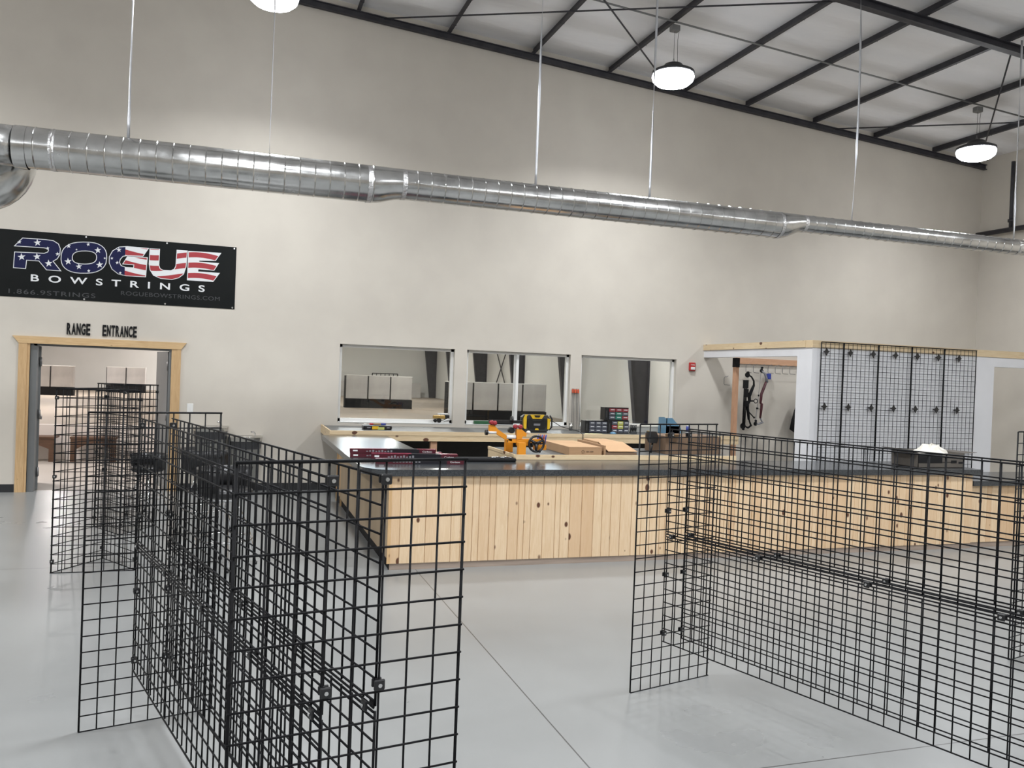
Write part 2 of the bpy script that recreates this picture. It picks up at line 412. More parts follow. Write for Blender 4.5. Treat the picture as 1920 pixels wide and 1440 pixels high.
zr = lambda x, y, d=.14: (x, y, ROOF(x) - d)
rod(zr(1.9, 12.3), zr(7.0, 8.6), 'dark brace rod rising from the wall beam behind the second strap hanger')
rod(zr(6.6, 12.3), zr(2.9, 8.6), 'dark brace rod slanting down behind the middle ceiling lamp')
rod(zr(9.9, 12.3), zr(13.2, 9.2), 'nearly level dark brace rod left of the right-hand ceiling lamp')
rod(zr(13.2, 12.3), zr(9.7, 8.6), 'dark brace rod rising to the right behind the right-hand ceiling lamp')
t = MB().tube([(13.3, 11.65, 6.0), (13.3, 11.65, 4.80)], .035, 8).lathe([(.055, 4.9), (.055, 4.95)], (13.3, 11.65, 0), 10).tube([(13.3, 12.38, 4.77), (13.3, 9.0, 4.75)], .045, 8).build('gas_pipe', M_steel)
tag(t, 'black pipe with a drop leg on the side wall at upper right', 'pipe')

# ------------------------------------------------------------------ ceiling lamps
def lamp_fixture():
    t = empty('ceiling_lamp', (0, 0, 0), 0, '', 'ceiling lamp', 'round high bay ceiling lamps')
    MB().lathe([(.06, .16), (.12, .15), (.15, .10), (.22, .08), (.285, .05), (.29, .02), (.275, .01)], n=32).build('lamp_housing', M_darkgray, t)
    MB().lathe([(.275, .015), (.285, -.02), (.27, -.07), (.22, -.115), (.13, -.145), (.02, -.155)], n=32).build('lamp_lens', M_lens, t)
    MB().tube([(-.02, 0, .15), (0, 0, .24), (.02, 0, .15)], .006, 6).build('hook', M_hinge, t)
    MB().tube([(0, 0, .24), (0, 0, .66)], .003, 5).tube([(.06, 0, .13), (.05, 0, .5), (.07, 0, .66)], .003, 5).build('hanging_cable', M_steel, t)
    MB().bbox(-.06, .06, -.05, .05, .60, .68, .01).build('junction_box', M_hinge, t)
    return t
L0 = lamp_fixture(); lamps = []
RN = ['left', 'middle', 'right-hand']
for r, y in enumerate((10.2, 4.9, -.4, -5.7)):
    for k, x in enumerate((.28, 5.52, 10.87, -5.0)):
        z = (6.10, 5.93, 5.55, 6.4)[k]
        if r == 0: lab = ['bright round ceiling lamp cut by the top edge above the silver duct', 'bright round ceiling lamp in front of the wall and roof junction', 'bright round ceiling lamp nearest the right side wall', 'bright round ceiling lamp at far left of the wall row'][k]
        else: lab = 'bright round ceiling lamp hanging behind the viewer'
        if r == 0 and k == 0: o = L0; o.location = (x, y, z); o['label'] = lab
        else: o = copy_tree(L0, (x, y, z), label=lab)
        ld = bpy.data.lights.new('lamp_light', 'AREA'); ld.shape = 'DISK'; ld.size = .55; ld.energy = (190, 330, 330, 300)[r] * (1, 1, .55, 1)[k]; ld.spread = math.radians((150, 160, 165, 165)[r]); ld.color = (.94, .97, 1.)
        lo = bpy.data.objects.new('lamp_light', ld); C.objects.link(lo); lo.location = (x, y, z - .17)
for (x, y) in ((-4, 14.2), (-8, 20), (-8, 32), (-8, 45), (4, 18), (4, 30), (4, 43), (10, 24), (9, 37), (9, 50), (-2, 52), (-17, 40), (-17, 24)):  # no range lamp is in view; these are added to light the range
    o = copy_tree(L0, (x, y, 5.3), label='unseen round lamp added to light the range behind the partition wall')
    ld = bpy.data.lights.new('range_fill_light', 'AREA'); ld.shape = 'DISK'; ld.size = .5; ld.energy = 380 if y < 15 else (1250 if x < 0 else 560); ld.color = (1., .95, .93)
    lo = bpy.data.objects.new('range_fill_light', ld); C.objects.link(lo); lo.location = (x, y, 5.15)

# ------------------------------------------------------------------ duct
YD, ZT = 8.3, 3.785
t = empty('spiral_duct', (-1.85, YD, ZT), 0, 'long silver spiral air duct hanging across the wall', 'air duct')
def dsec(name, x0, x1, d, mt=M_duct, ribs=True):
    r = d / 2; prof = []; n = max(1, int((x1 - x0) / .135)); p = (x1 - x0) / n
    cz = ZT - r
    if not ribs: prof = [(r, x0), (r, x1)]
    else:
        for i in range(n):
            a = x0 + i * p; prof += [(r, a), (r, a + p - .012), (r + .0045, a + p - .006), (r, a + p)]
    o = MB().hlathe(prof, (0, YD, cz), 48, 'x').build(name, mt, t); o.location = -t.location; return o
def reducer(x0, x1, d0, d1):
    b = MB(); n = 40; rows = []
    for i in range(7):
        u = i / 6; s = u * u * (3 - 2 * u); r = (d0 + (d1 - d0) * s) / 2; x = x0 + (x1 - x0) * u; base = len(b.v); rows.append(base)
        for k in range(n): w = 2 * PI * k / n; b.v.append((x, YD + r * math.cos(w), ZT - r + r * math.sin(w)))
    for i in range(6):
        for k in range(n): l = (k + 1) % n; b.face([rows[i] + k, rows[i] + l, rows[i + 1] + l, rows[i + 1] + k], True)
    o = b.build('reducer', M_duct, t); o.location = -t.location
dsec('duct_section', -1.85, 1.22, .36); reducer(1.22, 1.52, .36, .30); dsec('duct_section', 1.52, 5.95, .30)
reducer(5.95, 6.27, .30, .20); dsec('duct_section', 6.27, 9.55, .20); dsec('duct_section', 9.57, 12.6, .195)
dsec('collar', -1.88, -1.78, .372, M_duct, False)
for x, d in ((-1.60, .363), (1.16, .364), (1.50, .304), (5.90, .304), (6.25, .204), (9.55, .203)): dsec('foil_tape', x, x + .045, d, M_tape, False)
# left bend of the main duct
b = MB(); pts = [(-1.85, YD, ZT - .18)] + [(-2.15 - .35 * math.sin(a), YD + .35 - .35 * math.cos(a), ZT - .18) for a in [i * PI / 12 for i in range(7)]] + [(-2.5, 10., ZT - .18)]
b.tube(pts, .175, 28); o = b.build('bend', M_duct, t); o.location = -t.location
b = MB(); b.tube([(-1.99, 8.72, 3.66), (-1.99, 8.72, 3.56)] + [(-2.29 + .30 * math.cos(a), 8.72, 3.56 - .30 * math.sin(a)) for a in [i * PI / 16 for i in range(1, 9)]] + [(-3.4, 8.72, 3.26)], .19, 32)
o = b.build('duct_elbow', M_duct); tag(o, 'lower silver duct elbow at left edge, partly behind the main duct', 'air duct')
hl = ['faint strap hanger dropping to the duct near its left end', 'bright strap hanger below the left ceiling lamp', 'bright twisted strap hanger left of the middle lamp', 'faint strap hanger directly below the middle lamp', 'bent bright strap hanger between the middle and right lamps', 'thin strap hanger at the far right end of the duct']
for i, (x, d) in enumerate(((-.99, .36), (.236, .36), (2.925, .30), (4.26, .30), (6.97, .20), (9.53, .20))):
    b = MB(); zt = ROOF(x) - .14; n = 26; w0 = .013
    for k in range(n + 1):
        u = k / n; z = ZT + (zt - ZT) * u; a = PI * (1.1 * u + (.15 * math.sin(9 * u + i)) + i * .31); sx = .035 * math.sin(PI * u) * (1 if i == 4 else .15)
        dx, dy = math.cos(a) * w0, math.sin(a) * w0
        b.v += [(x + sx - dx, YD - dy, z), (x + sx + dx, YD + dy, z)]
    for k in range(n): b.face([2 * k, 2 * k + 1, 2 * k + 3, 2 * k + 2], True)
    o = b.build('duct_hanger', M_strap); md = o.modifiers.new('thick', 'SOLIDIFY'); md.thickness = .002
    tag(o, hl[i], 'duct hanger', 'strap hangers holding the duct')

# ------------------------------------------------------------------ text and artwork
def to_mesh(cu, name, m, parent, place):
    ob = bpy.data.objects.new('tmp', cu); C.objects.link(ob)
    dg = bpy.context.evaluated_depsgraph_get(); dg.update()
    me = bpy.data.meshes.new_from_object(ob.evaluated_get(dg)); bpy.data.objects.remove(ob)
    me.name = name
    place(me)
    me.materials.clear(); me.materials.append(m)
    o = bpy.data.objects.new(name, me); C.objects.link(o)
    if parent: o.parent = parent; o.location = -parent.location
    return o
def text(s, x0, x1, z0, z1, y, m, name='lettering', parent=None, bold=.02, spacing=1., depth=.002, shear=0.):
    cu = bpy.data.curves.new(name, 'FONT'); cu.body = s; cu.extrude = .01; cu.offset = bold; cu.space_character = spacing; cu.shear = shear
    def place(me):
        xs = [v.co.x for v in me.vertices]; ys = [v.co.y for v in me.vertices]; a, c, d, e = min(xs), max(xs), min(ys), max(ys)
        for v in me.vertices: v.co = Vector((x0 + (v.co.x - a) / (c - a) * (x1 - x0), y - (depth if v.co.z > 0 else 0), z0 + (v.co.y - d) / (e - d) * (z1 - z0)))
    return to_mesh(cu, name, m, parent, place)
BX0, BX1, BZ0, BZ1 = -3.02, -.045, 2.555, 3.425
tb = empty('shop_banner', (-1.53, YW, 3.0), 0, 'black vinyl banner with flag-patterned lettering high on the left wall', 'banner')
o = MB().box(BX0, BX1, YW - .006, YW - .002, BZ0, BZ1).build('banner_sheet', M_banner, tb); o.location = -tb.location
for x in (BX0 + .03, -1.95, -.95, BX1 - .03):
    for z in (BZ0 + .02, BZ1 - .02):
        o = MB().lathe([(.012, YW - .009), (.012, YW - .005)], (x, 0, z), 12, 'y').build('grommet', M_screw, tb); o.location = -tb.location
def B(p):                                               # artwork drawn on a 1775 x 510 sheet, edges running like the banner's
    x, y = p; u = (x + 14) / 1785.; top = 199 + 135 * u; bot = 709 + 91 * u
    return (BX0 + u * (BX1 - BX0), BZ1 - (y - top) / (bot - top) * (BZ1 - BZ0))
def smooth(pts, sharp=()):
    return pts
def shape(polys, name, m, y, off=0., depth=.0012):
    cu = bpy.data.curves.new(name, 'CURVE'); cu.dimensions = '2D'; cu.fill_mode = 'BOTH'; cu.extrude = .01; cu.offset = off
    for pl in polys:
        sp = cu.splines.new('POLY'); sp.points.add(len(pl) - 1)
        for i, p in enumerate(pl): q = B(p); sp.points[i].co = (q[0], q[1], 0, 1)
        sp.use_cyclic_u = True
    def place(me):
        for v in me.vertices: v.co = Vector((v.co.x, y - (depth if v.co.z > 0 else 0), v.co.y))
    return to_mesh(cu, name, m, tb, place)
def arc(cx, cy, rx, ry, a0, a1, n, p=.8):
    out = []
    for i in range(n + 1):
        a = math.radians(a0 + (a1 - a0) * i / n); c, s = math.cos(a), math.sin(a)
        out.append((cx + rx * math.copysign(abs(c) ** p, c), cy - ry * math.copysign(abs(s) ** p, s)))
    return out
Rl = [(182, 274), (340, 284), (395, 292), (430, 315), (444, 350), (442, 395), (425, 425), (395, 445), (450, 515), (355, 509), (300, 442), (211, 437), (206, 500), (127, 495), (131, 380), (335, 388), (360, 378), (367, 362), (355, 347), (330, 342), (132, 330)]
Oo = arc(618, 416, 162, 116, 0, 345, 30); Oi = arc(621, 415, 90, 52, 0, 345, 24)
Gl = [(1085, 345), (1048, 400), (935, 396), (900, 402), (880, 425), (874, 450), (888, 476), (925, 490), (985, 493), (986, 466), (905, 460), (936, 408), (1080, 415), (1072, 556), (930, 549), (870, 535), (825, 500), (804, 455), (803, 410), (825, 365), (870, 336), (930, 332)]
Ul = [(1102, 348), (1171, 351), (1169, 470), (1180, 498), (1205, 510), (1265, 513), (1292, 500), (1303, 475), (1308, 358), (1383, 363), (1377, 480), (1360, 535), (1325, 562), (1275, 575), (1190, 568), (1135, 545), (1108, 505), (1100, 460)]
El = [(1397, 366), (1643, 380), (1606, 432), (1476, 430), (1475, 446), (1628, 457), (1597, 505), (1471, 495), (1469, 520), (1636, 531), (1592, 590), (1395, 578)]
for pl, mm in (([Rl], M_navy), ([Oo, Oi], M_navy), ([Gl], M_stripe), ([Ul], M_stripe), ([El], M_stripe)):
    shape(pl, 'letter_outline', M_bwhite, YW - .0065, .0085); shape(pl, 'letter_fill', mm, YW - .0082, -.001)
Gn = [(918, 333), (870, 336), (825, 365), (803, 410), (804, 455), (825, 500), (870, 535), (918, 547), (918, 487), (888, 476), (874, 450), (880, 425), (900, 402), (918, 398)]
shape([Gn], 'letter_fill', M_navy, YW - .0096, -.001)
def star(cx, cy, r, rot=0):
    return [(cx + (r if i % 2 == 0 else r * .4) * math.sin(rot + i * PI / 5), cy - (r if i % 2 == 0 else r * .4) * math.cos(rot + i * PI / 5)) for i in range(10)]
for cx, cy, r in ((160, 302, 15), (285, 306, 28), (358, 348, 14), (428, 390, 16), (178, 415, 29), (285, 412, 28), (368, 462, 29), (505, 330, 18), (645, 316, 15), (716, 360, 26), (505, 446, 28), (583, 484, 24), (732, 470, 27), (655, 516, 14), (768, 420, 10), (562, 356, 9), (870, 356, 20), (820, 420, 12), (860, 452, 14), (885, 530, 12)):
    shape([star(cx, cy, r, -.1)], 'star', M_bwhite, YW - .0112 if cx > 790 else YW - .0098)
def btext(s, x0, x1, y0, y1, m, bold, sp, n):
    a = B((x0, y1)); c = B((x1, y0)); 
    o = text(s, a[0], c[0], 0, 1, YW - .0068, m, n, tb, bold, sp, .0012)
    for v in o.data.vertices:                            # lines of print run parallel to the sheet's edges
        u = (v.co.x - BX0) / (BX1 - BX0); w = v.co.z; xx = x0 + (x1 - x0) * ((v.co.x - a[0]) / (c[0] - a[0]))
        yy = (y0 + (y1 - y0) * (1 - w)); v.co.z = B((x0, yy))[1]
btext('B  O  W  S  T  R  I  N  G  S', 246, 1530, 545, 598, M_bwhite, .018, 1.0, 'lettering')
btext('1.866.9STRINGS', 95, 708, 655, 690, M_bgray, .0, 1.15, 'lettering')
btext('ROGUEBOWSTRINGS.COM', 895, 1650, 666, 697, M_bgray, .0, 1.1, 'lettering')
ts = empty('entrance_lettering', (-1.7, YW, 2.15), 0, 'tall black wall letters reading RANGE ENTRANCE above the doorway', 'sign')
def wall_word(word, x0, x1, z0, z1):
    ws = {'I': .4}; tot = len(word); w = (x1 - x0) / tot
    for i, ch in enumerate(word): text(ch, x0 + i * w, x0 + (i + .84) * w, z0, z1, YW - .001, M_blackm, 'letter', ts, .03, 1, .012)
wall_word('RANGE', -2.145, -1.855, 2.095, 2.25); wall_word('ENTRANCE', -1.715, -1.285, 2.095, 2.245)

# ------------------------------------------------------------------ small wall things
t = empty('light_switch', (-.585, YW, 1.155), 0, 'white light switch plate on the wall right of the doorway', 'light switch')
MB().bbox(-.04, .04, -.007, 0, -.06, .06, .003).build('cover_plate', M_white, t); MB().box(-.012, .012, -.011, -.006, -.025, .025).build('rocker', M_white, t)
t = empty('fire_alarm', (7.27, YW, 2.03), 0, 'small red fire alarm strobe on the wall right of the windows', 'fire alarm')
MB().bbox(-.057, .057, -.05, 0, -.07, .07, .012).build('alarm_housing', M_red, t)
MB().bbox(-.04, .04, -.062, -.048, -.05, -.005, .006).build('strobe_lens', M_white, t)
text('FIRE', -.035, .035, .02, .045, 0, M_white, 'lettering', None, 0, 1, .001).location = (7.27, YW - .05, 2.03)
_f = [o for o in C.objects if o.name.startswith('lettering') and o.parent is None][-1]; _f.parent = t; _f.location = (0, -.05, 0)

def fountain(x, ztop, lab):
    t = empty('drinking_fountain', (x, YW, ztop), 0, lab, 'drinking fountain', 'pair of wall-hung drinking fountains')
    w = .225
    rd = lambda r, z: [(-w, 0, z)] + [(-w * 1.0, -.28, z), (-w * .85, -.40, z), (-w * .5, -.46, z), (0, -.475, z), (w * .5, -.46, z), (w * .85, -.40, z), (w, -.28, z)] + [(w, 0, z)]
    def band(z0, z1, s0, s1, nm, m):
        b = MB(); A = rd(0, z0); D = rd(0, z1); n = len(A)
        b.v += [(p[0] * s0, p[1] * s0, z0) for p in A] + [(p[0] * s1, p[1] * s1, z1) for p in D]
        for i in range(n): j = (i + 1) % n; b.face([i, j, n + j, n + i])
        b.face(list(range(n))); b.face([n + i for i in range(n)]); return b.build(nm, m, t)
    band(-.055, 0, .97, 1.02, 'basin_rim', M_ss)
    band(-.16, -.055, .94, .97, 'control_band', M_darkgray)
    band(-.62, -.16, .72, .93, 'lower_cabinet', M_grayl)
    MB().tube([(.13, -.1, 0), (.13, -.1, .035), (.11, -.12, .055), (.08, -.15, .06)], .012, 8).build('bubbler', M_chrome, t)
    MB().lathe([(.15, .001), (.14, .006), (.13, -.0)], (-.02, -.24, 0), 24).build('drain_bowl', M_chrome, t)
fountain(-.30, .915, 'taller drinking fountain with steel rim, left of the pair beside the doorway')
fountain(.155, .785, 'lower drinking fountain with steel rim, right of the pair beside the doorway')

# ------------------------------------------------------------------ bar stools
def stool():
    t = empty('bar_stool', (0, 0, 0), 0, '', 'bar stool', 'black seated chrome bar stools behind the wire racks')
    MB().lathe([(.19, .70), (.225, .72), (.23, .76), (.21, .785), (.10, .79)], n=24).build('seat', M_blackp, t)
    b = MB(); n = 14; rows = []
    for i in range(n + 1):
        a = math.radians(-20 + 220 * i / n)
        for (r, z) in ((.235, .76), (.25, .90), (.265, .98), (.235, .98), (.215, .90), (.20, .77)): b.v.append((r * math.cos(a), r * math.sin(a), z))
    for i in range(n):
        for k in range(6): l = (k + 1) % 6; b.face([i * 6 + k, i * 6 + l, (i + 1) * 6 + l, (i + 1) * 6 + k], True)
    b.face(list(range(6))); b.face([n * 6 + k for k in range(6)])
    b.build('backrest', M_blackp, t)
    MB().lathe([(.12, .66), (.12, .70)], n=16).build('swivel_plate', M_chrome, t)
    ring = [(.235 * math.cos(a), .235 * math.sin(a), .28) for a in [i * PI / 12 for i in range(24)]]
    MB().tube(ring, .011, 8, closed=True).build('foot_ring', M_chrome, t)
    for k in range(4):
        a = PI / 4 + k * PI / 2; c, s = math.cos(a), math.sin(a)
        MB().tube([(.07 * c, .07 * s, .67), (.13 * c, .13 * s, .55), (.205 * c, .205 * s, .35), (.25 * c, .25 * s, .15), (.27 * c, .27 * s, .02)], .012, 8).build('leg', M_chrome, t)
        MB().lathe([(.018, 0), (.02, .03)], (.27 * c, .27 * s, 0), 10).build('foot_cap', M_blackp, t)
    return t
S0 = stool(); S0.location = (-.05, 7.75, 0); S0.rotation_euler.z = .9; S0['label'] = 'black bar stool with chrome legs, nearest of those behind the racks'
_s = copy_tree(S0, (-.27, 9.35, 0), 2.4, 'black bar stool with chrome legs, just below the taller drinking fountain')
o = copy_tree(S0, (-.93, 10.5, 0), -.6, 'low black stool with chrome legs standing by the right door casing'); o.scale = (.8, .8, .72); _s.scale.z = .9
S0.scale.z = .88

# ------------------------------------------------------------------ wire grid racks
def grid_mb(W, Hh, nx, nz, r=.0032, er=.0047, n=6, dbl=()):
    b = MB()
    for i in range(nx + 1):
        x = W * i / nx; e = er if i in (0, nx) else r
        b.tube([(x, 0, 0), (x, 0, Hh)], e, n)
    for k in range(nz + 1):
        z = Hh * k / nz; e = er if k in (0, nz) else r
        b.tube([(-.004, -.0062, z), (W + .004, -.0062, z)], e, n)
    for z in dbl: b.tube([(-.004, -.0062, z), (W + .004, -.0062, z)], er, n)
    return b
def grid_part(mb_mesh, parent, loc, rz, name):
    o = mb_mesh; o.name = name; o.parent = parent; o.location = loc; o.rotation_euler.z = rz; return o
def clip_mb():
    b = MB(); b.bbox(-.015, .015, -.018, -.010, -.014, .014, .003); b.cur = 1
    b.lathe([(.0055, -.022), (.0045, -.018)], (0, 0, 0), 10, 'y'); b.cur = 0
    b.bbox(-.014, .014, .006, .012, -.012, .012, .003); return b
def add_clip(t, loc, rz):
    global CL
    if CL is None:
        CL = clip_mb().build('clip', [M_blackp, M_screw], t)
        o = CL
    else:
        o = CL.copy(); C.objects.link(o); o.parent = t
    o.location = loc; o.rotation_euler.z = rz
CL = None
def h_rack(ends, lab, near_top=.0, far=True):
    (ax, ay), adir, (bx, by), bdir = ends
    t = empty('wire_grid_rack', (ax, ay, 0), 0, lab, 'wire display rack', 'black wire grid racks standing on the floor')
    zr0 = lambda *p: (p[0] - ax, p[1] - ay, p[2])
    A = Vector((ax, ay, 0)); da = Vector((math.cos(adir), math.sin(adir), 0)); Bv = Vector((bx, by, 0)); db = Vector((math.cos(bdir), math.sin(bdir), 0))
    o = grid_mb(.61, 1.524, 8, 20).build('end_panel', M_black, t); o.location = (0, 0, 0); o.rotation_euler.z = adir
    o2 = o.copy(); C.objects.link(o2); o2.parent = t; o2.location = Bv - A + Vector((0, 0, near_top)); o2.rotation_euler.z = bdir
    sl = Vector((0, 0, 0)); proto = {}
    for s in (.235, .378):
        P = A + da * s; Q = Bv + db * s; d = Q - P; L = d.length; rz = math.atan2(d.y, d.x); u = d / L
        for z0, dd in ((.262, (.594,)), (.886, (.016,))):
            g = grid_mb(L - .02, .61, 32, 8, er=.0036, dbl=dd).build('side_panel', M_black, t); g.location = P - A + u * .01 + Vector((0, 0, z0)); g.rotation_euler.z = rz
        for z in (1.462, 1.02, .65, .31): add_clip(t, P - A + Vector((0, 0, z)), adir)
        for z in (1.475, .935, .315): add_clip(t, Q - A + Vector((0, 0, z + near_top)), bdir)
        for fr in (.02, .27, .52, .76, .98): add_clip(t, P - A + u * L * fr + Vector((0, 0, .878)), rz)
    return t
h_rack(((-.655, 4.385), math.atan2(.155, .595), (.009, 2.118), math.atan2(.108, .608)), 'tall black wire grid rack at left foreground with two long walls', .015)
h_rack(((2.18, 4.25), math.atan2(.155, .595), (2.90, 1.93), math.atan2(.155, .595)), 'black wire grid rack at right foreground in front of the counter')
h_rack(((4.955, 4.215), math.atan2(.155, .595), (5.68, 1.92), math.atan2(.155, .595)), 'black wire grid rack cut off by the right edge of the picture')
def tri_rack(P, lab):
    t = empty('wire_grid_rack', (P[0][0], P[0][1], 0), 0, lab, 'wire display rack', 'black wire grid racks standing on the floor')
    g0 = None
    for i in range(3):
        a, c = Vector((*P[i], 0)), Vector((*P[(i + 1) % 3], 0)); d = c - a
        if g0 is None: g0 = grid_mb(.61, 1.524, 8, 20, r=.0034, er=.006).build('side_panel', M_black, t); g = g0
        else: g = g0.copy(); C.objects.link(g); g.parent = t
        g.location = a - Vector((*P[0], 0)); g.rotation_euler.z = math.atan2(d.y, d.x); g.scale.x = d.length / .61
        for z in (1.45, .8, .1): add_clip(t, g.location + d * .01 + Vector((0, 0, z)), g.rotation_euler.z)
tri_rack([(-1.394, 7.70), (-.762, 7.70), (-1.075, 8.20)], 'triangular black wire rack standing in front of the left half of the doorway')
tri_rack([(-1.379, 9.80), (-1.069, 9.30), (-.793, 9.76)], 'triangular black wire rack farther back, nearest to the range doorway')

# ------------------------------------------------------------------ service counter
def planks(b, x0, x1, y, z0, z1, wmin=.085, wmax=.128, th=.014):
    x = x0
    while x < x1 - .01:
        w = random.choice((random.uniform(wmin, wmax), random.uniform(wmin, wmax), random.uniform(.05, .07), .122)); xe = min(x + w, x1); b.t = random.uniform(.02, 1) ** 1.6 + .01
        b.prism([(x, y), (x + .004, y - .006), (xe - .006, y - .006), (xe - .002, y), (xe - .002, y + th), (x, y + th)], z0, z1, 'z'); x = xe
    b.t = 0.
t = empty('service_counter', (1.33, 7.36, 0), 0, 'long pine fronted service counter with charcoal laminate top', 'counter')
def cp(mb, n, m): o = mb.build(n, m, t); o.location = -t.location; return o
b = MB(); planks(b, 1.335, 8.0, 7.36, .058, .842); cp(b, 'front_boards', M_pine)
b = MB(); b.t = .3; b.prism([(1.325, 7.352), (1.352, 7.350), (1.352, 7.374), (1.325, 7.374)], .058, .842, 'z'); cp(b, 'corner_strip', M_pineZ)
cp(MB().box(1.35, 8.0, 7.362, 7.375, 0, .058), 'kick_board', M_weather)
cp(MB().box(1.33, 1.345, 7.374, 10.9, .10, .842), 'side_panel', M_ply)
cp(MB().box(1.35, 1.365, 7.38, 11.6, 0, .10), 'toe_recess', M_blackm)
cp(MB().box(1.345, 8.0, 7.376, 7.40, .0, .84).box(7.98, 8.0, 7.376, 8.1, 0, .84).box(1.9, 8.0, 8.08, 8.10, .0, .80).box(1.88, 1.90, 8.1, 11.1, 0, .80), 'carcass', M_blackm)
cp(MB().box(1.33, 1.36, 10.9, 10.94, 0, .842).box(1.33, 1.36, 11.35, 11.39, 0, .842).box(1.345, 1.36, 10.94, 11.35, .1, .842), 'end_frame', M_pineZ)
xl = 1.095; r = .28
arcp = [(xl + r - r * math.cos(a), 7.315 + r * 1.15 - r * 1.15 * math.sin(a)) for a in [i * PI / 20 for i in range(11)]]
top = [(xl, 11.12)] + arcp + [(8.1, 7.315), (8.1, 8.19), (1.95, 8.19), (1.95, 11.12)]
b = MB()
for zz0, zz1 in ((.842, .90),):
    n = len(top); b.v += [(p[0], p[1], zz0) for p in top] + [(p[0], p[1], zz1) for p in top]
    for i in range(n): j = (i + 1) % n; b.face([i, j, n + j, n + i])
    # L shape filled as strips to stay planar and convex
    k = len(arcp)
    b.v += [(1.95, 7.315, .90), (1.95, 7.315, .842)]; pt, pb = 2 * n, 2 * n + 1
    up = lambda i: n + i
    b.face([up(0)] + [up(i) for i in range(1, k + 1)] + [pt, up(n - 2), up(n - 1)]); b.face([pt, up(k + 1), up(k + 2), up(k + 3)])
    b.face([0] + [i for i in range(1, k + 1)] + [pb, n - 2, n - 1]); b.face([pb, k + 1, k + 2, k + 3])
o = cp(b, 'countertop', M_lam)
b = MB(); planks(b, 8.02, 13.3, 7.40, .058, .71); 
t2 = empty('lower_counter', (8.0, 7.4, 0), 0, 'lower pine fronted counter section beyond the step at right', 'counter')
def cp2(mb, n, m): o = mb.build(n, m, t2); o.location = -t2.location; return o
cp2(b, 'front_boards', M_pine); cp2(MB().box(8.02, 13.3, 7.402, 7.415, 0, .058), 'kick_board', M_weather)
cp2(MB().box(8.005, 13.3, 7.345, 8.19, .712, .768), 'countertop', M_lam); cp2(MB().box(8.02, 13.3, 7.416, 8.1, 0, .711), 'carcass', M_blackm)

# wall shelf under the windows
t = empty('wall_bench', (1.2, 11.2, 0), 0, 'pine edged work bench along the wall under the windows', 'work bench')
def cp(mb, n, m): o = mb.build(n, m, t); o.location = -t.location; return o
cp(MB().box(1.22, 7.45, 11.22, YW - .003, .925, .943), 'bench_top', M_lamm)
cp(MB().box(1.20, 7.45, 11.20, 11.22, .905, .958), 'edge_strip', M_pineX)
cp(MB().box(1.20, 1.22, 11.22, YW - .003, .84, .958), 'end_strip', M_pineY)
cp(MB().box(1.21, 7.45, 11.205, 11.235, .828, .904), 'apron_board', M_pineX)
cp(MB().box(1.75, 7.45, 12.2, 12.22, 0, .92), 'back_panel', mat('under_bench_shade', (.05, .048, .046), .7))  # dark sheet stands in for the shade under the bench
for x in (2.58, 4.4, 6.2): cp(MB().box(x, x + .09, 11.26, 11.35, 0, .925), 'leg', M_fir)

# pine edged work table behind the counter
t = empty('work_table', (2.78, 7.83, 0), 0, 'dark topped work table with pale plywood edges behind the counter', 'work table')
cp(MB().box(2.79, 5.42, 8.215, 9.15, .93, .944), 'table_top', M_lamm)
cp(MB().box(2.785, 5.43, 8.195, 8.215, .902, .952), 'front_edge', M_pineX)
cp(MB().box(2.765, 2.785, 8.195, 9.15, .925, .955), 'left_edge', M_pineY)
cp(MB().box(2.77, 2.785, 8.20, 9.15, .0, .925), 'side_panel', M_pineY)
cp(MB().box(2.80, 5.42, 9.12, 9.14, 0, .93).box(5.40, 5.42, 8.215, 9.12, 0, .93), 'back_panel', M_ply)

# ------------------------------------------------------------------ fitting-room enclosure at right
WT = 2.41
b = MB().box(7.50, 10.76, 9.60, 9.72, 0, WT - .10).box(10.76, XR, 9.60, 9.72, WT - .24, WT - .10)
struct(b, 'wall_enclosure_front', M_wallw)
b = MB().box(7.50, 7.62, 9.72, 9.92, 0, WT - .10).box(7.50, 7.62, 9.92, YW, WT - .215, WT - .10)
struct(b, 'wall_enclosure_left', M_wallw)
struct(MB().box(7.49, XR, 9.585, 9.735, WT - .10, WT), 'trim_1', M_pineX)
struct(MB().box(7.485, 7.635, 9.735, YW, WT - .095, WT), 'trim_2', M_pineY)
t = empty('timber_post', (7.66, 11.6, 0), 0, 'raw timber post with black top bracket inside the enclosure opening', 'post')
MB().box(-.03, .03, .03, .115, 0, 2.08).build('shaft', M_post, t); MB().box(-.034, .034, .02, .125, 2.04, 2.19).build('bracket', M_blackm, t)
o = MB().box(8.12, 10.4, YW - .04, YW - .002, 2.12, 2.22).build('hook_rail', M_fir); tag(o, 'raw timber rail fixed to the wall above the hooks', 'rail')
HK = None
hn = ['first', 'second', 'third', 'fourth', 'fifth', 'sixth', 'seventh', 'eighth', 'ninth', 'tenth']
for i in range(9):
    x = 8.33 + i * .148
    b = MB().tube([(.05, -.02, .0), (.03, -.045, 0), (.01, -.05, -.012), (-.035, -.052, -.018), (-.05, -.052, -.035), (-.05, -.052, -.135), (-.035, -.052, -.15), (.065, -.052, -.155)], .0045, 6) if HK is None else None
    if HK is None: HK = b.build('bow_hook', M_hinge); o = HK
    else: o = HK.copy(); C.objects.link(o)
    o.location = (x, YW - .03, 2.125); tag(o, 'bent wire wall hook under the timber rail, %s from the post' % hn[i], 'hook', 'wire hooks in a row under the rail')
o = HK.copy(); C.objects.link(o); o.location = (7.93, YW + .04, 1.90); o.location.y = YW - .0; tag(o, 'single wire hook on the wall left of the timber post', 'hook'); del o['group']
o.location.y = YW - .0

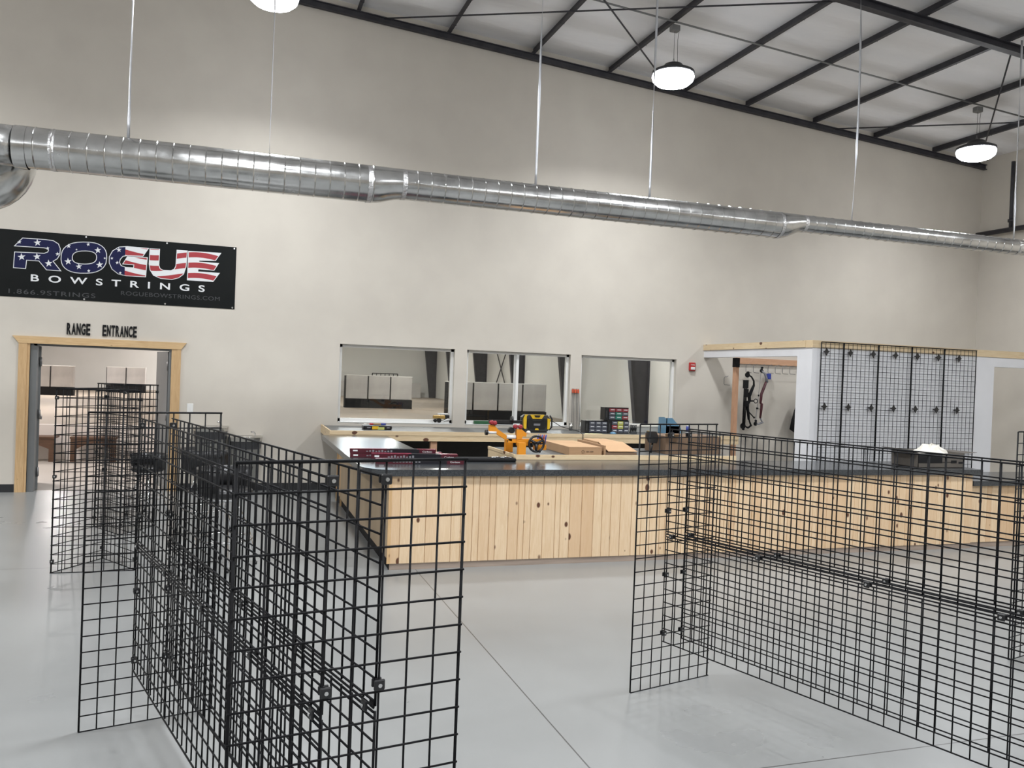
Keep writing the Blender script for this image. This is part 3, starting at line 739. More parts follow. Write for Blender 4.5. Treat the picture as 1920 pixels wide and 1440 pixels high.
# compound bows
def bow(x, y, ztop, full, lab):
    t = empty('compound_bow', (x, y, ztop), 0, lab, 'compound bow')
    k = 1.0
    if full:
        MB().tube([(.17, 0, -.24), (.13, 0, -.33), (.09, 0, -.42), (.10, 0, -.50), (.055, 0, -.56), (.07, 0, -.64), (.09, 0, -.74), (.10, 0, -.82)], [.022, .027, .03, .026, .03, .026, .024, .02], 8).build('riser', M_blackm, t)
        MB().tube([(.04, 0, -.05), (.12, 0, -.09), (.17, 0, -.16), (.175, 0, -.25)], [.01, .014, .015, .018], 8).build('limb', M_blackm, t)
        MB().tube([(.10, 0, -.80), (.12, 0, -.86), (.15, 0, -.92), (.09, 0, -.96), (.02, 0, -.93)], [.014, .014, .02, .016, .01], 8).build('limb', M_blackm, t)
        MB().lathe([(.045, -.008), (.045, .008)], (.04, 0, -.06), 16, 'y').lathe([(.02, -.014), (.02, .014)], (.05, 0, -.02), 10, 'y').build('cam', M_blackm, t)
        MB().lathe([(.05, -.008), (.05, .008)], (-.01, 0, -.93), 16, 'y').lathe([(.018, -.014), (.018, .014)], (.0, 0, -.985), 10, 'y').build('cam', M_blackm, t)
        q = MB(); q.box(-.05, .035, -.05, -.01, -.29, -.15); q.box(-.03, .07, -.04, -.01, -.60, -.50); q.box(-.02, .05, -.04, -.01, -.44, -.30)
        for j in range(4): q.tube([(-.035 + j * .018, -.03, -.2), (-.04 + j * .016, -.03, -.90)], .007, 5)
        q.build('quiver', M_blackm, t)
        s = MB().tube([(.09, -.01, -.50), (.17, -.02, -.50)], .012, 6); s.tube([(.21 + .035 * math.cos(a), -.02, -.50 + .035 * math.sin(a)) for a in [i * PI / 8 for i in range(16)]], .007, 6, closed=True)
        s.build('sight', M_blackm, t)
        MB().tube([(.08, -.01, -.68), (.155, -.05, -.77), (.175, -.06, -.785)], [.01, .01, .022], 8).build('stabilizer', M_blackm, t)
        MB().tube([(.04, 0, -.1), (-.01, 0, -.5), (-.01, 0, -.88)], .0025, 4).tube([(.06, .006, -.1), (.02, .006, -.88)], .0025, 4).build('bowstring', M_silver, t)
    else:
        MB().tube([(.14, 0, -.24), (.10, 0, -.34), (.055, 0, -.45), (.05, 0, -.54), (.045, 0, -.60), (.07, 0, -.62), (.065, 0, -.72), (.05, 0, -.86)], [.021, .025, .024, .024, .02, .025, .022, .018], 8).build('riser', M_purple, t)
        MB().tube([(.04, 0, -.05), (.11, 0, -.10), (.14, 0, -.17), (.155, 0, -.25)], [.013, .018, .022, .026], 8).build('limb', M_silver, t)
        MB().tube([(.05, 0, -.85), (.075, 0, -.90), (.10, 0, -.93), (.02, 0, -.965), (-.03, 0, -.965)], [.014, .014, .022, .014, .01], 8).build('limb', M_silver, t)
        MB().lathe([(.032, -.008), (.032, .008)], (.04, 0, -.05), 14, 'y').lathe([(.02, -.01), (.02, .01)], (.05, 0, 0), 10, 'y').build('cam', M_blackm, t)
        MB().lathe([(.034, -.008), (.034, .008)], (-.04, 0, -.96), 14, 'y').lathe([(.02, -.01), (.02, .01)], (-.035, 0, -.91), 10, 'y').build('cam', M_blackm, t)
        MB().tube([(.03, 0, -.05), (-.005, 0, -.5), (-.05, 0, -.94)], .003, 4).tube([(.035, .006, -.06), (-.03, .006, -.94)], .0025, 4).build('bowstring', M_silver, t)
        MB().lathe([(.014, -.49), (.014, -.46)], (.0, 0, 0), 8).lathe([(.017, -.71), (.017, -.68)], (-.018, 0, 0), 8).tube([(-.018, 0, -.695), (.05, 0, -.71)], .004, 5).build('string_stop', M_blackm, t)
bow(8.21, 12.22, 1.99, True, 'black compound bow with quiver and sight hanging nearest the timber post')
bow(8.50, 12.24, 2.06, False, 'maroon and silver compound bow hanging second from the post')
o = MB().bbox(8.72, 8.785, 12.3, 12.36, 1.87, 1.97, .008).build('bow_sling', M_blue); tag(o, 'small blue tag hanging on the wall right of the bows', 'tag')
b = MB(); n = 14
for k, (z, w, dd) in enumerate(((1.66, .03, .03), (1.52, .09, .06), (1.35, .16, .09), (1.18, .23, .11), (1.02, .24, .11), (.96, .14, .10), (.72, .12, .09))):
    for i in range(n):
        a = 2 * PI * i / n; rr = 1 + .10 * math.sin(5 * a + k); b.v.append((9.38 + w * rr * math.cos(a), 12.2 + dd * rr * math.sin(a), z))
for k in range(6):
    for i in range(n): j = (i + 1) % n; b.face([k * n + i, k * n + j, (k + 1) * n + j, (k + 1) * n + i], True)
b.face(list(range(n))); b.face([6 * n + i for i in range(n)])
o = b.build('hanging_coat', M_blackm); tag(o, 'black coat hanging half hidden behind the enclosure corner', 'coat')

# wall mounted grid panels on the enclosure front
PXs = [(7.615, 7.995, 5, 'first'), (7.995, 8.592, 8, 'second'), (8.592, 9.18, 8, 'third'), (9.18, 9.77, 8, 'fourth'), (9.77, 10.37, 8, 'fifth')]
gm = None
brk = [7.69, 8.09, 8.48, 8.87, 9.26, 9.64, 10.02]
for (x0, x1, nx, nm) in PXs:
    t = empty('wall_grid_panel', (x0, 9.56, .56), 0, 'black wire grid panel on the white enclosure wall, %s from the left' % nm, 'grid panel', 'wire grid panels fixed to the enclosure wall')
    grid_mb(x1 - x0 - .012, 1.83, nx, 24, r=.0034, er=.0075, n=5).build('wire_mesh', M_black, t)
    for bx in brk:
        if x0 <= bx < x1:
            for z in (1.70, .945):
                b = MB().prism([(0, .055), (.022, .014), (.05, .0), (.022, -.014), (0, -.055), (-.022, -.014), (-.04, 0), (-.022, .014)], -.022, -.010, 'y').tube([(0, -.01, 0), (0, .038, 0)], .01, 6)
                o = b.build('wall_bracket', M_blackp, t); o.location = (bx - x0, 0, z)

# ------------------------------------------------------------------ things on the counter
def carton(x, y, z, L, W, Hh, rz, lab, flip=False):
    t = empty('arrow_carton', (x, y, z), rz, lab, 'carton', 'slim maroon and black cartons on the counter')
    b = MB().box(0, L, 0, W, 0, Hh * .97); b.cur = 1; b.box(L * .42, L * .80, -.0015, W + .0015, -.0, Hh * .98); b.cur = 0
    b.build('carton_body', [M_maroon, M_maroonb], t)
    b = MB().box(.002, L * .46, .002, W - .002, Hh * .97, Hh); b.cur = 1; b.box(L * .46, L * .78, .002, W - .002, Hh * .97, Hh); b.cur = 0; b.box(L * .78, L - .002, .002, W - .002, Hh * .97, Hh)
    b.build('carton_lid', [M_pink, M_maroonb], t)
    MB().box(.03, .075, -.003, 0, Hh * .35, Hh * .65).build('size_label', M_bwhite, t)
    b = MB()
    for k in range(9): xx = .16 + k * .03; b.box(xx, xx + .018, -.003, 0, Hh * .3, Hh * (.5 + .1 * (k % 3)))
    b.build('print', M_silver, t)
    o = text('Carbon', L * .84, L * .95, Hh * .3, Hh * .65, -.001, M_bwhite, 'print', t, 0, 1, .001); o.location = (0, 0, 0)
z = .9005; h = .045
carton(1.105, 8.36, z, .88, .075, h, -.07, 'maroon carton at the bottom left of the stack, against the counter edge')
carton(1.10, 8.36, z + h, .86, .075, h, -.09, 'maroon carton on top of the left stack of slim cartons')
carton(1.16, 8.48, z, .90, .075, h, -.05, 'maroon carton farthest back behind the left stack')
carton(1.29, 8.20, z + .0, .86, .08, h + .012, -.08, 'maroon and black carton in the middle of the slim cartons', True)
carton(1.27, 7.80, z, .84, .085, h, -.07, 'nearest maroon and black carton lying at the front of the counter')
b = MB().bbox(2.12, 2.72, 7.98, 8.14, .9005, .935, .01)
o = b.build('bow_sleeve', M_blackm); tag(o, 'flat black sleeve lying on the counter left of the work table', 'sleeve')
b = MB()
for k in range(7): b.lathe([(.012, 0), (.016, .008), (.004, .014)], (2.48 + .03 * k, 8.02 + .02 * (k % 3), .9355), 8)
o = b.build('bolt_parts', M_chrome); tag(o, 'scatter of small chrome fittings on the black sleeve', 'fittings', kind='stuff')

# bow press (orange)
t = empty('bow_press', (2.86, 8.40, .944), 0, 'orange bow press with round black hand wheel on the work table', 'bow press')
def cp(mb, n, m): o = mb.build(n, m, t); o.location = -t.location; return o
cp(MB().box(2.79, 2.87, 8.56, 8.62, .944, 1.10), 'leg', M_orange); cp(MB().box(2.835, 2.915, 8.26, 8.32, .944, 1.07), 'leg', M_orange)
Y0 = 8.42
cp(MB().box(2.76, 3.17, Y0 - .03, Y0 + .03, 1.06, 1.10).box(3.06, 3.19, Y0 - .035, Y0 + .03, .985, 1.04), 'beam', M_orange)
cp(MB().prism([(2.545, 1.245), (2.60, 1.245), (2.64, 1.20), (2.74, 1.135), (2.80, 1.11), (2.80, 1.075), (2.72, 1.095), (2.60, 1.165), (2.545, 1.175)], Y0 - .03, Y0 + .01, 'y'), 'arm', M_orange)
cp(MB().prism([(2.845, 1.205), (2.90, 1.205), (2.96, 1.16), (2.955, 1.125), (2.92, 1.13), (2.905, 1.10), (2.85, 1.095)], Y0 - .04, Y0 + .01, 'y').box(2.855, 2.99, Y0 - .035, Y0, 1.03, 1.095), 'upright_plate', M_orange)
cp(MB().lathe([(.016, 2.53), (.016, 2.625)], (0, Y0 - .02, 1.165), 12, 'x').lathe([(.022, 2.74), (.022, 2.84)], (0, Y0 - .02, 1.12), 12, 'x'), 'roller', M_white)
cp(MB().lathe([(.028, 2.505), (.03, 2.53)], (0, Y0 - .02, 1.165), 14, 'x'), 'knob', M_blackp)
cp(MB().box(2.55, 2.92, Y0 - .0, Y0 + .03, 1.262, 1.295).lathe([(.035, 2.79), (.035, 2.81)], (0, Y0, 1.305), 14, 'x').lathe([(.03, Y0 - .03), (.035, Y0 + .03)], (2.80, 0, 1.19), 14, 'y'), 'slide_rail', M_blackp)
for x, z in ((2.565, 1.27), (2.60, 1.265), (2.83, 1.232), (2.885, 1.23)):
    cp(MB().lathe([(.012, Y0 - .055), (.026, Y0 - .045), (.022, Y0 - .02), (.01, Y0)], (x, 0, z), 12, 'y'), 'clamp_roller', M_redp)
w = MB(); cx, cz = 3.055, 1.055; R_ = .083
w.tube([(cx + R_ * math.cos(a), Y0 - .09, cz + R_ * math.sin(a)) for a in [i * PI / 16 for i in range(32)]], .0125, 8, closed=True)
for a in (.5, 2.6, 4.7): w.tube([(cx, Y0 - .09, cz), (cx + R_ * math.cos(a), Y0 - .09, cz + R_ * math.sin(a))], [.02, .012], 6)
w.lathe([(.022, Y0 - .105), (.026, Y0 - .03)], (cx, 0, cz), 12, 'y').tube([(cx + .02, Y0 - .1, cz - .075), (cx + .02, Y0 - .15, cz - .078)], .012, 8)
cp(w, 'hand_wheel', M_blackp)
cp(MB().lathe([(.022, 1.15), (.024, 1.175), (.012, 1.185)], (3.00, Y0 + .02, 0), 12), 'cap', M_whitem)
for k in range(5):
    x = 3.105 + k * .022
    cp(MB().tube([(x, Y0 + .02, 1.04), (x + .004, Y0 + .02, 1.10), (x + .01, Y0 + .01, 1.145)], [.004, .010, .008], 6), 'tool_grip', M_redp if k % 2 else M_blue)

# flat cardboard cartons
def prism_obj(poly, z0, z1, name, m, lab, cat, group=None):
    o = MB().prism(poly, z0, z1, 'z').build(name, m); tag(o, lab, cat, group); return o
def q4(t, poly, z0, z1, n, m): o = MB().prism(poly, z0, z1, 'z').build(n, m, t); o.location = -t.location; return o
t = empty('cardboard_box', (3.37, 8.25, .944), 0, 'long flat closed cardboard box beside the orange press', 'cardboard box', 'cardboard boxes on the work table')
q4(t, [(3.40, 8.25), (3.78, 8.25), (3.80, 9.10), (3.42, 9.10)], .9455, 1.03, 'box_body', M_card)
q4(t, [(3.40, 8.248), (3.78, 8.248), (3.80, 9.10), (3.42, 9.10)], 1.03, 1.033, 'lid', M_cardl)
o = MB().tube([(3.56 + .015 * math.cos(a), 8.246, .985 + .015 * math.sin(a)) for a in [i * PI / 6 for i in range(12)]], .002, 4, closed=True).box(3.60, 3.63, 8.244, 8.248, .982, .989).box(3.645, 3.68, 8.244, 8.248, .982, .989).build('printed_mark', M_cardd, t); o.location = -t.location
t = empty('cardboard_box', (3.84, 8.25, .944), 0, 'cardboard box with raised sloping flap right of the flat one', 'cardboard box', 'cardboard boxes on the work table')
q4(t, [(3.83, 8.25), (4.20, 8.25), (4.24, 9.10), (3.87, 9.10)], .9455, .975, 'box_body', M_cardd)
q4(t, [(3.81, 8.252), (3.828, 8.252), (3.868, 9.10), (3.85, 9.10)], .9455, 1.05, 'side_flap', M_card)
b = MB(); b.v = [(3.86, 8.255, .985), (4.21, 8.255, .985), (4.20, 8.62, 1.06), (3.90, 8.62, 1.06), (3.86, 8.255, .99), (4.21, 8.255, .99), (4.20, 8.62, 1.065), (3.90, 8.62, 1.065)]
for f in ((0, 1, 2, 3), (4, 7, 6, 5), (0, 4, 5, 1), (1, 5, 6, 2), (2, 6, 7, 3), (3, 7, 4, 0)): b.face(list(f))
o = b.build('front_flap', M_cardl, t); o.location = -t.location
q4(t, [(3.90, 8.63), (4.19, 8.63), (4.21, 9.09), (3.92, 9.09)], .976, 1.06, 'inner_tray', M_cardl)
t = empty('cardboard_box', (5.1, 8.5, .944), 0, 'large brown cardboard box behind the right-hand wire rack', 'cardboard box', 'cardboard boxes on the work table')
o = MB().box(4.66, 5.38, 8.45, 8.95, .945, 1.145).build('box_body', M_cardd, t); o.location = -t.location
b = MB(); b.v = [(4.66, 8.45, 1.143), (4.84, 8.45, 1.143), (4.80, 8.36, 1.175), (4.60, 8.36, 1.18), (4.66, 8.45, 1.147), (4.84, 8.45, 1.147), (4.80, 8.36, 1.18), (4.60, 8.36, 1.185)]
for f in ((0, 1, 2, 3), (4, 7, 6, 5), (0, 4, 5, 1), (1, 5, 6, 2), (2, 6, 7, 3), (3, 7, 4, 0)): b.face(list(f))
o = b.build('open_flap', M_cardl, t); o.location = -t.location
o = MB().prism([(4.50, 1.19), (4.60, 1.19), (4.63, 1.12), (4.61, 1.055), (4.53, 1.06), (4.50, 1.12)], 8.56, 8.62, 'y').tube([(4.55, 8.59, .945), (4.57, 8.59, 1.06)], .012, 6).build('tape_dispenser', M_blackp)
tag(o, 'small black tape dispenser standing left of the large cardboard box', 'tape dispenser')

# open black carton at the right end of the counter
M_gcard = noisy('dark_grey_carton', (.085, .075, .065), (.11, .095, .08), 3, .8)
t = empty('packing_box', (7.8, 7.6, .9), 0, 'dark cardboard box with open flaps and tissue at the counter end', 'cardboard box')
def cp(mb, n, m): o = mb.build(n, m, t); o.location = -t.location; return o
X0, X1 = 7.35, 8.0; ya, yb = 7.50, 7.90
cp(MB().box(X0, X1, ya, ya + .006, .901, 1.065).box(X0, X1, yb, yb + .006, .901, 1.065).box(X0, X0 + .006, ya, yb, .901, 1.065).box(X1, X1 + .006, ya, yb, .901, 1.065).box(X0, X1, ya, yb, .901, .906), 'box_body', M_gcard)
cp(MB().box(X0 + .0, X0 + .34, ya - .003, ya, .955, 1.065).box(X0 + .34, X0 + .55, ya - .003, ya, .962, .968).box(X0 + .47, X0 + .55, ya - .0035, ya, .955, .985).box(X0 + .58, X0 + .64, ya - .0035, ya, .95, .97), 'printed_mark', M_blackm)
def flap(p): 
    b = MB(); b.v = p + [(x, y, z + .005) for x, y, z in p]
    for f in ((0, 1, 2, 3), (4, 7, 6, 5), (0, 4, 5, 1), (1, 5, 6, 2), (2, 6, 7, 3), (3, 7, 4, 0)): b.face(list(f))
    cp(b, 'flap', M_gcard)
flap([(X0, ya, 1.065), (X0, yb, 1.065), (X0 - .16, yb, 1.10), (X0 - .16, ya, 1.105)]); flap([(X1, ya, 1.065), (X1, yb, 1.065), (X1 + .2, yb, 1.07), (X1 + .2, ya, 1.075)])
flap([(X0, yb, 1.065), (X1, yb, 1.065), (X1, yb + .15, 1.06), (X0, yb + .15, 1.06)])
b = MB(); n = 18; rs = ((0, .17), (.09, .15), (.16, .08), (.21, .02), (.23, -.02)); 
for (rr, hh) in rs:
    for i in range(n):
        a = 2 * PI * i / n; j = random.uniform(.75, 1.2); b.v.append((7.72 + (rr + .001) * 1.15 * math.cos(a) * j, 7.70 + (rr + .001) * .7 * math.sin(a) * j, 1.04 + (hh * .62) * random.uniform(.75, 1.25)))
for k in range(4):
    for i in range(n): j = (i + 1) % n; b.face([k * n + i, k * n + j, (k + 1) * n + j, (k + 1) * n + i])
o = b.build('tissue_paper', M_whitem); tag(o, 'crumpled white tissue paper poking out of the dark box', 'tissue paper')

# ------------------------------------------------------------------ things on the wall bench and sills
ZB = .9435
t = empty('jobsite_radio', (4.25, 11.7, ZB), 0, 'black and yellow rugged radio on the wall bench', 'radio')
def pr_(poly, y0, y1, n, m): return MB().prism(poly, y0, y1, 'y').build(n, m, t)
oct_ = [(-.20, .05), (-.18, .02), (.18, .02), (.20, .05), (.205, .21), (.17, .255), (-.15, .255), (-.20, .22)]
pr_(oct_, -.09, .09, 'body', M_charcoal)
pr_([(-.16, 0), (.17, 0), (.17, .03), (-.16, .03)], -.08, .08, 'base', M_blackp)
pr_([(-.12, .045), (.12, .045), (.15, .09), (.15, .19), (.11, .21), (.06, .17), (-.06, .17), (-.11, .21), (-.15, .19), (-.15, .09)], -.105, -.088, 'front_grille', M_blackp)
pr_([(-.115, .262), (.115, .262), (.07, .20), (-.07, .20)], -.112, -.08, 'control_panel', M_yellow)
pr_([(-.05, .252), (.05, .252), (.03, .222), (-.03, .222)], -.116, -.11, 'dial_window', M_blackp)
pr_([(-.205, .05), (-.165, .05), (-.165, .235), (-.14, .26), (-.19, .26), (-.215, .22)], -.11, -.07, 'left_guard', M_yellow)
pr_([(.165, .05), (.20, .05), (.21, .20), (.165, .21)], -.11, -.07, 'right_guard', M_yellow)
for sg in (-1, 1): MB().tube([(sg * .195, -.1, .04), (sg * .235, -.1, .08), (sg * .235, -.1, .20), (sg * .20, -.1, .255)], .013, 6).build('side_handle', M_blackp, t)
pr_([(-.05, .10), (.05, .10), (.05, .13), (-.05, .13)], -.109, -.10, 'display', M_silver); pr_([(-.03, .035), (.03, .035), (.02, .06), (-.02, .06)], -.112, -.10, 'badge', M_yellow)
o = MB().tube([(4.47, 11.65, 1.13), (4.54, 11.6, 1.09), (4.60, 11.5, 1.04), (4.72, 11.4, 1.01), (4.80, 11.3, .99), (4.82, 11.19, .95), (4.82, 11.185, .83)], .0055, 6).build('power_cord', M_blackp); tag(o, 'black power cord looping from the radio over the bench edge', 'cord')

def cabinet(x, y, z, W, Hh, cols, lab):
    t = empty('parts_cabinet', (x, y, z), 0, lab, 'drawer cabinet', 'small black parts cabinets on the wall bench')
    MB().box(0, W, .012, .16, 0, Hh).box(0, .065, 0, .012, 0, Hh).box(.065, W, 0, .012, 0, .01).box(.065, W, 0, .012, Hh - .012, Hh).build('casing', M_blackp, t)
    MB().box(.026, .04, -.002, 0, Hh * .2, Hh * .75).build('side_label', M_charcoal, t)
    w = (W - .07) / 3; h = (Hh - .022) / 3
    for r in range(3):
        for c in range(3):
            m = {'r': M_red_drw, 'g': M_green_drw, 'k': M_grey_drw, 'y': M_yel_drw}[cols[r][c]]
            x0 = .07 + c * w; z0 = .01 + (2 - r) * h
            d = MB().box(x0 + .004, x0 + w - .004, -.004, .012, z0 + .004, z0 + h - .004).build('drawer', m, t)
            MB().box(x0 + w * .25, x0 + w * .8, -.009, -.004, z0 + h * .5, z0 + h * .68).build('drawer_pull', M_bwhite, d)
cabinet(5.03, 11.62, ZB, .37, .19, ('kkk', 'kkk', 'kkk'), 'black parts cabinet with plain grey drawers, left of the group')
cabinet(5.405, 11.62, ZB, .36, .20, ('kyk', 'ryk', 'kkk'), 'black parts cabinet with yellow and red drawers, bottom right of the group')
cabinet(5.35, 11.62, ZB + .201, .40, .195, ('rrr', 'kgk', 'kgr'), 'black parts cabinet with red and teal drawers, topmost of the group')
for k in range(6):
    xb = 5.10 + k * .028; xt = 5.10 + k * .022 + .02; y = 12.3
    t = empty('arrow', (xb, y, ZB), 0, 'carbon arrow with orange fletching, %s from left, leaning between the windows' % hn[k], 'arrow', 'orange fletched arrows leaning on the wall')
    MB().tube([(0, 0, 0), (xt - xb, .085, .655)], .004, 6).build('shaft', M_shaft, t)
    b = MB()
    for a in range(3):
        an = a * 2 * PI / 3 + k; dx, dy = math.cos(an) * .011, math.sin(an) * .011; p0 = Vector((xt - xb - .001, .076, .575)); p1 = Vector((xt - xb, .085, .65))
        b.v += [tuple(p0), (p0.x + dx, p0.y + dy, p0.z + .015), (p1.x + dx, p1.y + dy, p1.z - .01), tuple(p1)]; q = len(b.v) - 4; b.face([q, q + 1, q + 2, q + 3])
    o = b.build('fletching', M_fletch, t); md = o.modifiers.new('th', 'SOLIDIFY'); md.thickness = .002
o = MB().lathe([(.028, 0), (.033, .10), (.031, .10), (.026, .005)], (5.02, 12.15, ZB), 16).lathe([(.0335, .101), (.0335, .115)], (5.02, 12.15, ZB), 16).build('plastic_cup', M_ss); tag(o, 'small grey cup with pale rim left of the drawer cabinets', 'cup')
o = MB().prism([(4.93, 11.40), (5.10, 11.32), (5.18, 11.40), (5.0, 11.52)], ZB, ZB + .004, 'z').prism([(5.05, 11.36), (5.20, 11.33), (5.22, 11.42), (5.06, 11.48)], ZB + .004, ZB + .007, 'z').build('paper_sheet', M_paper); tag(o, 'pale yellow papers lying at the front of the bench', 'paper')
o = MB().lathe([(.04, 0), (.055, .012), (.03, .03), (.01, .034)], (5.42, 11.45, ZB), 10).build('crumpled_wrapper', M_bluel); tag(o, 'small pale green wrapper in front of the drawer cabinets', 'wrapper')
t = empty('pliers_stand', (5.85, 11.65, ZB), 0, 'cluster of dark pliers standing right of the drawer cabinets', 'pliers')
MB().bbox(-.05, .06, -.03, .03, 0, .03, .005).build('holder', M_charcoal, t)
for k in range(4): MB().tube([(-.035 + k * .028, 0, .02), (-.04 + k * .028, 0, .08), (-.025 + k * .028, 0, .135)], [.008, .012, .006], 6).tube([(-.03 + k * .028, .01, .02), (-.02 + k * .028, .01, .08), (-.04 + k * .028, .01, .13)], .006, 5).build('pliers', M_blackp, t)
t = empty('paper_box', (6.3, 12.0, ZB), 0, 'low pale grey box under the third window', 'box')
MB().bbox(-.27, .33, -.12, .16, 0, .085, .006).build('box_body', mat('pale_grey_box', (.45, .45, .42), .7), t); MB().bbox(-.275, .335, -.125, .165, .085, .115, .006).build('lid', M_whitem, t)
o = MB().prism([(6.05, 0), (6.13, 0), (6.10, .04), (6.05, .055)], 11.5, 11.56, 'y').build('tape_measure', M_yellow); o.location.z = ZB; tag(o, 'small yellow tape measure at the bench front', 'tape measure')
b = MB().box(6.40, 6.64, 11.60, 11.61, 0, .13).box(6.40, 6.41, 11.60, 11.85, 0, .25).prism([(6.40, .0), (6.66, .0), (6.66, .10), (6.50, .255), (6.40, .255)], 11.85, 11.86, 'y').box(6.40, 6.66, 11.6, 11.86, 0, .008).prism([(6.40, 0), (6.66, 0), (6.66, .10), (6.50, .255), (6.40, .255)], 11.60, 11.61, 'y')
o = b.build('magazine_file', M_bluel); o.location.z = ZB; tag(o, 'pale blue file holder on the bench by the last window', 'file holder')
t = empty('spray_bottle', (6.9, 11.8, ZB), 0, 'small white bottle with blue label right of the blue file holder', 'bottle')
MB().lathe([(.03, 0), (.032, .01), (.032, .10), (.012, .125), (.012, .14)], n=16).build('bottle_body', M_white, t); MB().lathe([(.033, .03), (.033, .12)], n=16).build('label_band', M_blue, t); MB().lathe([(.015, .138), (.015, .155)], n=12).build('cap', M_white, t)
o = MB().bbox(6.70, 6.84, 11.45, 11.55, ZB, ZB + .03, .006).lathe([(.02, 0), (.02, .03)], (6.9, 11.5, ZB), 10).build('staple_gun', M_blackp); tag(o, 'black stapler lying right of the blue file holder', 'stapler')
# tool case with a screwdriver on it
t = empty('tool_case', (1.9, 11.75, ZB), 0, 'flat black and yellow tool case below the first window', 'tool case')
MB().bbox(-.19, .21, -.09, .09, 0, .055, .012).build('case_body', M_blackp, t); MB().box(-.07, .02, -.094, .0, .006, .048).build('yellow_panel', M_yellow, t); MB().box(.01, .10, -.097, 0, .002, .035).build('label_band', M_yel_drw, t)
MB().box(-.14, -.09, -.093, -.09, .02, .036).box(.135, .175, -.093, -.09, .02, .036).build('latch', M_silver, t)
t = empty('screwdriver', (1.9, 11.72, ZB + .058), 0, 'red and blue handled screwdriver resting on the tool case', 'screwdriver')
MB().lathe([(.008, -.10), (.014, -.085), (.014, -.05)], (0, 0, .014), 10, 'x').build('red_collar', M_red, t); MB().lathe([(.012, -.05), (.015, -.03), (.015, .06)], (0, 0, .014), 10, 'x').build('grip', mat('tan_grip', (.35, .24, .12), .5), t); MB().lathe([(.015, .06), (.016, .08), (.014, .13)], (0, 0, .014), 10, 'x').build('blue_end', M_blue, t)
MB().tube([(-.10, 0, .014), (-.30, .01, .02)], .003, 6).build('blade', M_screw, t)
# toy-like metal fixture on the first sill, green box on the second
t = empty('arrow_saw', (3.0, YW + .03, 1.001), 0, 'brass, black and white gadget on the sill of the first window', 'gadget')
MB().bbox(-.12, .12, -.03, .035, 0, .03, .006).build('base', M_white, t); MB().bbox(-.13, .06, -.025, .03, .07, .12, .008).build('upper_body', mat('brass_tint', (.55, .36, .12), .35, .7), t)
MB().lathe([(.035, -.035), (.035, .03)], (-.04, 0, .045), 14, 'y').lathe([(.025, -.035), (.025, .03)], (-.10, 0, .04), 12, 'y').bbox(.05, .12, -.03, .03, .08, .13, .008).build('motor', M_blackp, t)
MB().tube([(.03, -.02, .03), (.09, -.03, .06), (.12, -.02, .05)], .014, 8).bbox(-.06, .10, -.02, .02, .135, .155, .004).bbox(-.02, .0, -.01, .01, .12, .137, .002).build('handle', M_white, t)
o = MB().bbox(3.52, 3.78, YW + .005, YW + .07, 1.001, 1.05, .004).build('green_box', M_green); tag(o, 'green box lying on the sill at the left of the second window', 'box')
o = MB().bbox(3.80, 4.15, YW + .005, YW + .06, 1.001, 1.045, .004).build('black_box', M_blackp); tag(o, 'long dark box on the second sill right of the green one', 'box')

# ------------------------------------------------------------------ the range beyond
for i, y in enumerate((25.3, 31.7, 38.1, 44.5, 50.7, 56.7)):
    b = MB(); zt = 6.2; off = lambda z: .43 + .125 * z; XW = XR - .2
    b.prism([(XW - off(0), 0), (XW - off(zt), zt), (XW - .003, zt), (XW - .003, 0)], y - .006, y + .006, 'y')
    b.prism([(XW - off(0), 0), (XW - off(zt), zt), (XW - off(zt) + .015, zt), (XW - off(0) + .015, 0)], y - .11, y + .11, 'y')
    b.box(XW - .016, XW - .002, y - .11, y + .11, 0, zt)
    o = b.build('tapered_column', M_steel); tag(o, 'dark tapered steel column on the range side wall, %s from the viewer' % ordn[i], 'steel column', 'tapered columns seen through the windows')
def butt(x, y, W, zb, zt, n, labs, grp):
    p = None
    for i in range(n):
        if p is None:
            p = empty('target_butt', (x, y, 0), 0, labs[i], 'archery target', grp); o = p
            MB().bbox(.02, W - .02, 0, .5, zb, zt - .03, .02).build('foam_face', M_butt, p); MB().box(0.01, W - .01, .0, .5, zt - .03, zt).build('top_board', M_butt_edge, p)
            MB().box(0.001, W-.001, -.03, .5, .0, zb - .01).build('base_box', M_blackm, p); MB().box(.0, .014, -.01, .5, zb - .01, zt - .04).build('divider', M_blackm, p)
        else: copy_tree(p, (x + i * W, y, 0), label=labs[i])
pos3 = ('left', 'middle', 'right')
butt(4.82, 39., 1.045, .42, 1.52, 3, ['grey foam archery target, %s of three through the first window' % s for s in pos3], 'targets through the first window')
butt(7.45, 30., .975, .42, 1.47, 4, ['grey foam archery target, %s through the second window' % s for s in ('leftmost', 'second from left', 'third from left', 'rightmost')], 'targets through the second window')
butt(-10.4, 44.8, 1.0, .40, 1.42, 3, ['grey foam archery target, %s through the doorway' % s for s in ('hidden by the door leaf', 'leftmost', 'second from left')], 'left targets through the doorway')
butt(-6.8, 51., 1.0, .40, 1.42, 2, ['grey foam archery target, %s of the pair behind the black wire racks' % s for s in ('left', 'right')], 'right targets through the doorway')
o = MB().box(2, 12.0, 56.0, 56.05, 0, 1.0).build('crate', M_butt); tag(o, 'low grey backing panel in front of the far range wall', 'backing panel')
# wire rack in range
o = grid_mb(1.25, 1.62, 6, 8, r=.02, er=.03, n=4).build('wire_grid', M_blackm); o.location = (6.35, 41, 0); tag(o, 'dark wire frame standing behind the range targets', 'wire frame')
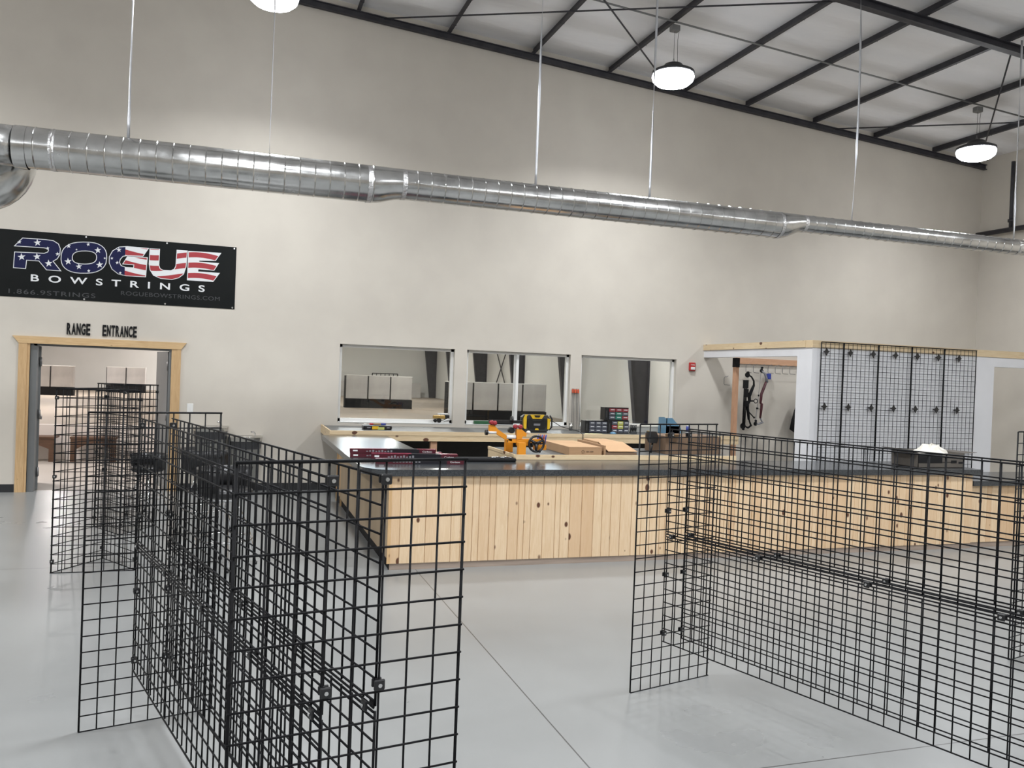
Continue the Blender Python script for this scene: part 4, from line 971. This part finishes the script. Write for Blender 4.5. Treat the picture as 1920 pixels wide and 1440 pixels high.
# archway benches at the shooting line
def bench(x, y, W, lab):
    pts = [(0, 0), (0, .40), (W, .40), (W, 0), (W - .09, 0), (W - .09, .22)]
    for i in range(9): u = i / 8; pts.append((W - .09 - (W - .18) * u, .22 + .10 * math.sin(PI * u)))
    pts += [(.09, 0)]
    t = empty('arched_bench', (x, y, 0), 0, lab, 'bench', 'arched wooden benches in the range')
    b = MB(); n = len(pts)
    b.prism([(0, 0), (0, .40), (.09, .40), (.09, 0)], 0, .05, 'y'); b.prism([(W - .09, 0), (W - .09, .40), (W, .40), (W, 0)], 0, .05, 'y')
    for i in range(8):
        u0, u1 = i / 8, (i + 1) / 8; xa, xb = .09 + (W - .18) * u0, .09 + (W - .18) * u1
        b.prism([(xa, .22 + .10 * math.sin(PI * u0)), (xa, .40), (xb, .40), (xb, .22 + .10 * math.sin(PI * u1))], 0, .05, 'y')
    b.build('arched_apron', M_bench, t); MB().box(-.01, W + .01, -.01, .35, .40, .43).build('seat', M_bench, t)
bench(-3.80, 16.0, .90, 'arched brown wooden bench at the left of the doorway view')
bench(-2.66, 16.0, .72, 'arched brown wooden bench behind the triangular wire racks')
# pair of glowing panels added above the partition's sight line, to reflect in the countertop
for k, (x0, x1) in enumerate(((2.0, 5.2), (9.4, 11.3))):
    struct(MB().box(x0, x1, 27.9, 27.93, 2.9, 4.6), 'window_%d' % (4 + k), M_glowpane)
struct(MB().box(13.15, 13.18, 51.5, 52.4, .9, 2.1), 'window_6', M_glowpane)
b = MB().tube([(13.1, 39.5, 4.2), (13.1, 43.5, 0)], .03, 5).tube([(13.1, 43.5, 4.2), (13.1, 39.5, 0)], .03, 5)
o = b.build('cross_brace', M_steel); tag(o, 'crossed dark brace rods on the range side wall', 'brace rod')

# ------------------------------------------------------------------ world and view
w = bpy.data.worlds.new('world'); bpy.context.scene.world = w; w.use_nodes = True
w.node_tree.nodes['Background'].inputs[0].default_value = (.5, .5, .5, 1); w.node_tree.nodes['Background'].inputs[1].default_value = .0
s = bpy.context.scene
s.view_settings.view_transform = 'Standard'; s.view_settings.look = 'None'; s.view_settings.gamma = 1; s.view_settings.use_curve_mapping = False
s.view_settings.exposure = -.9
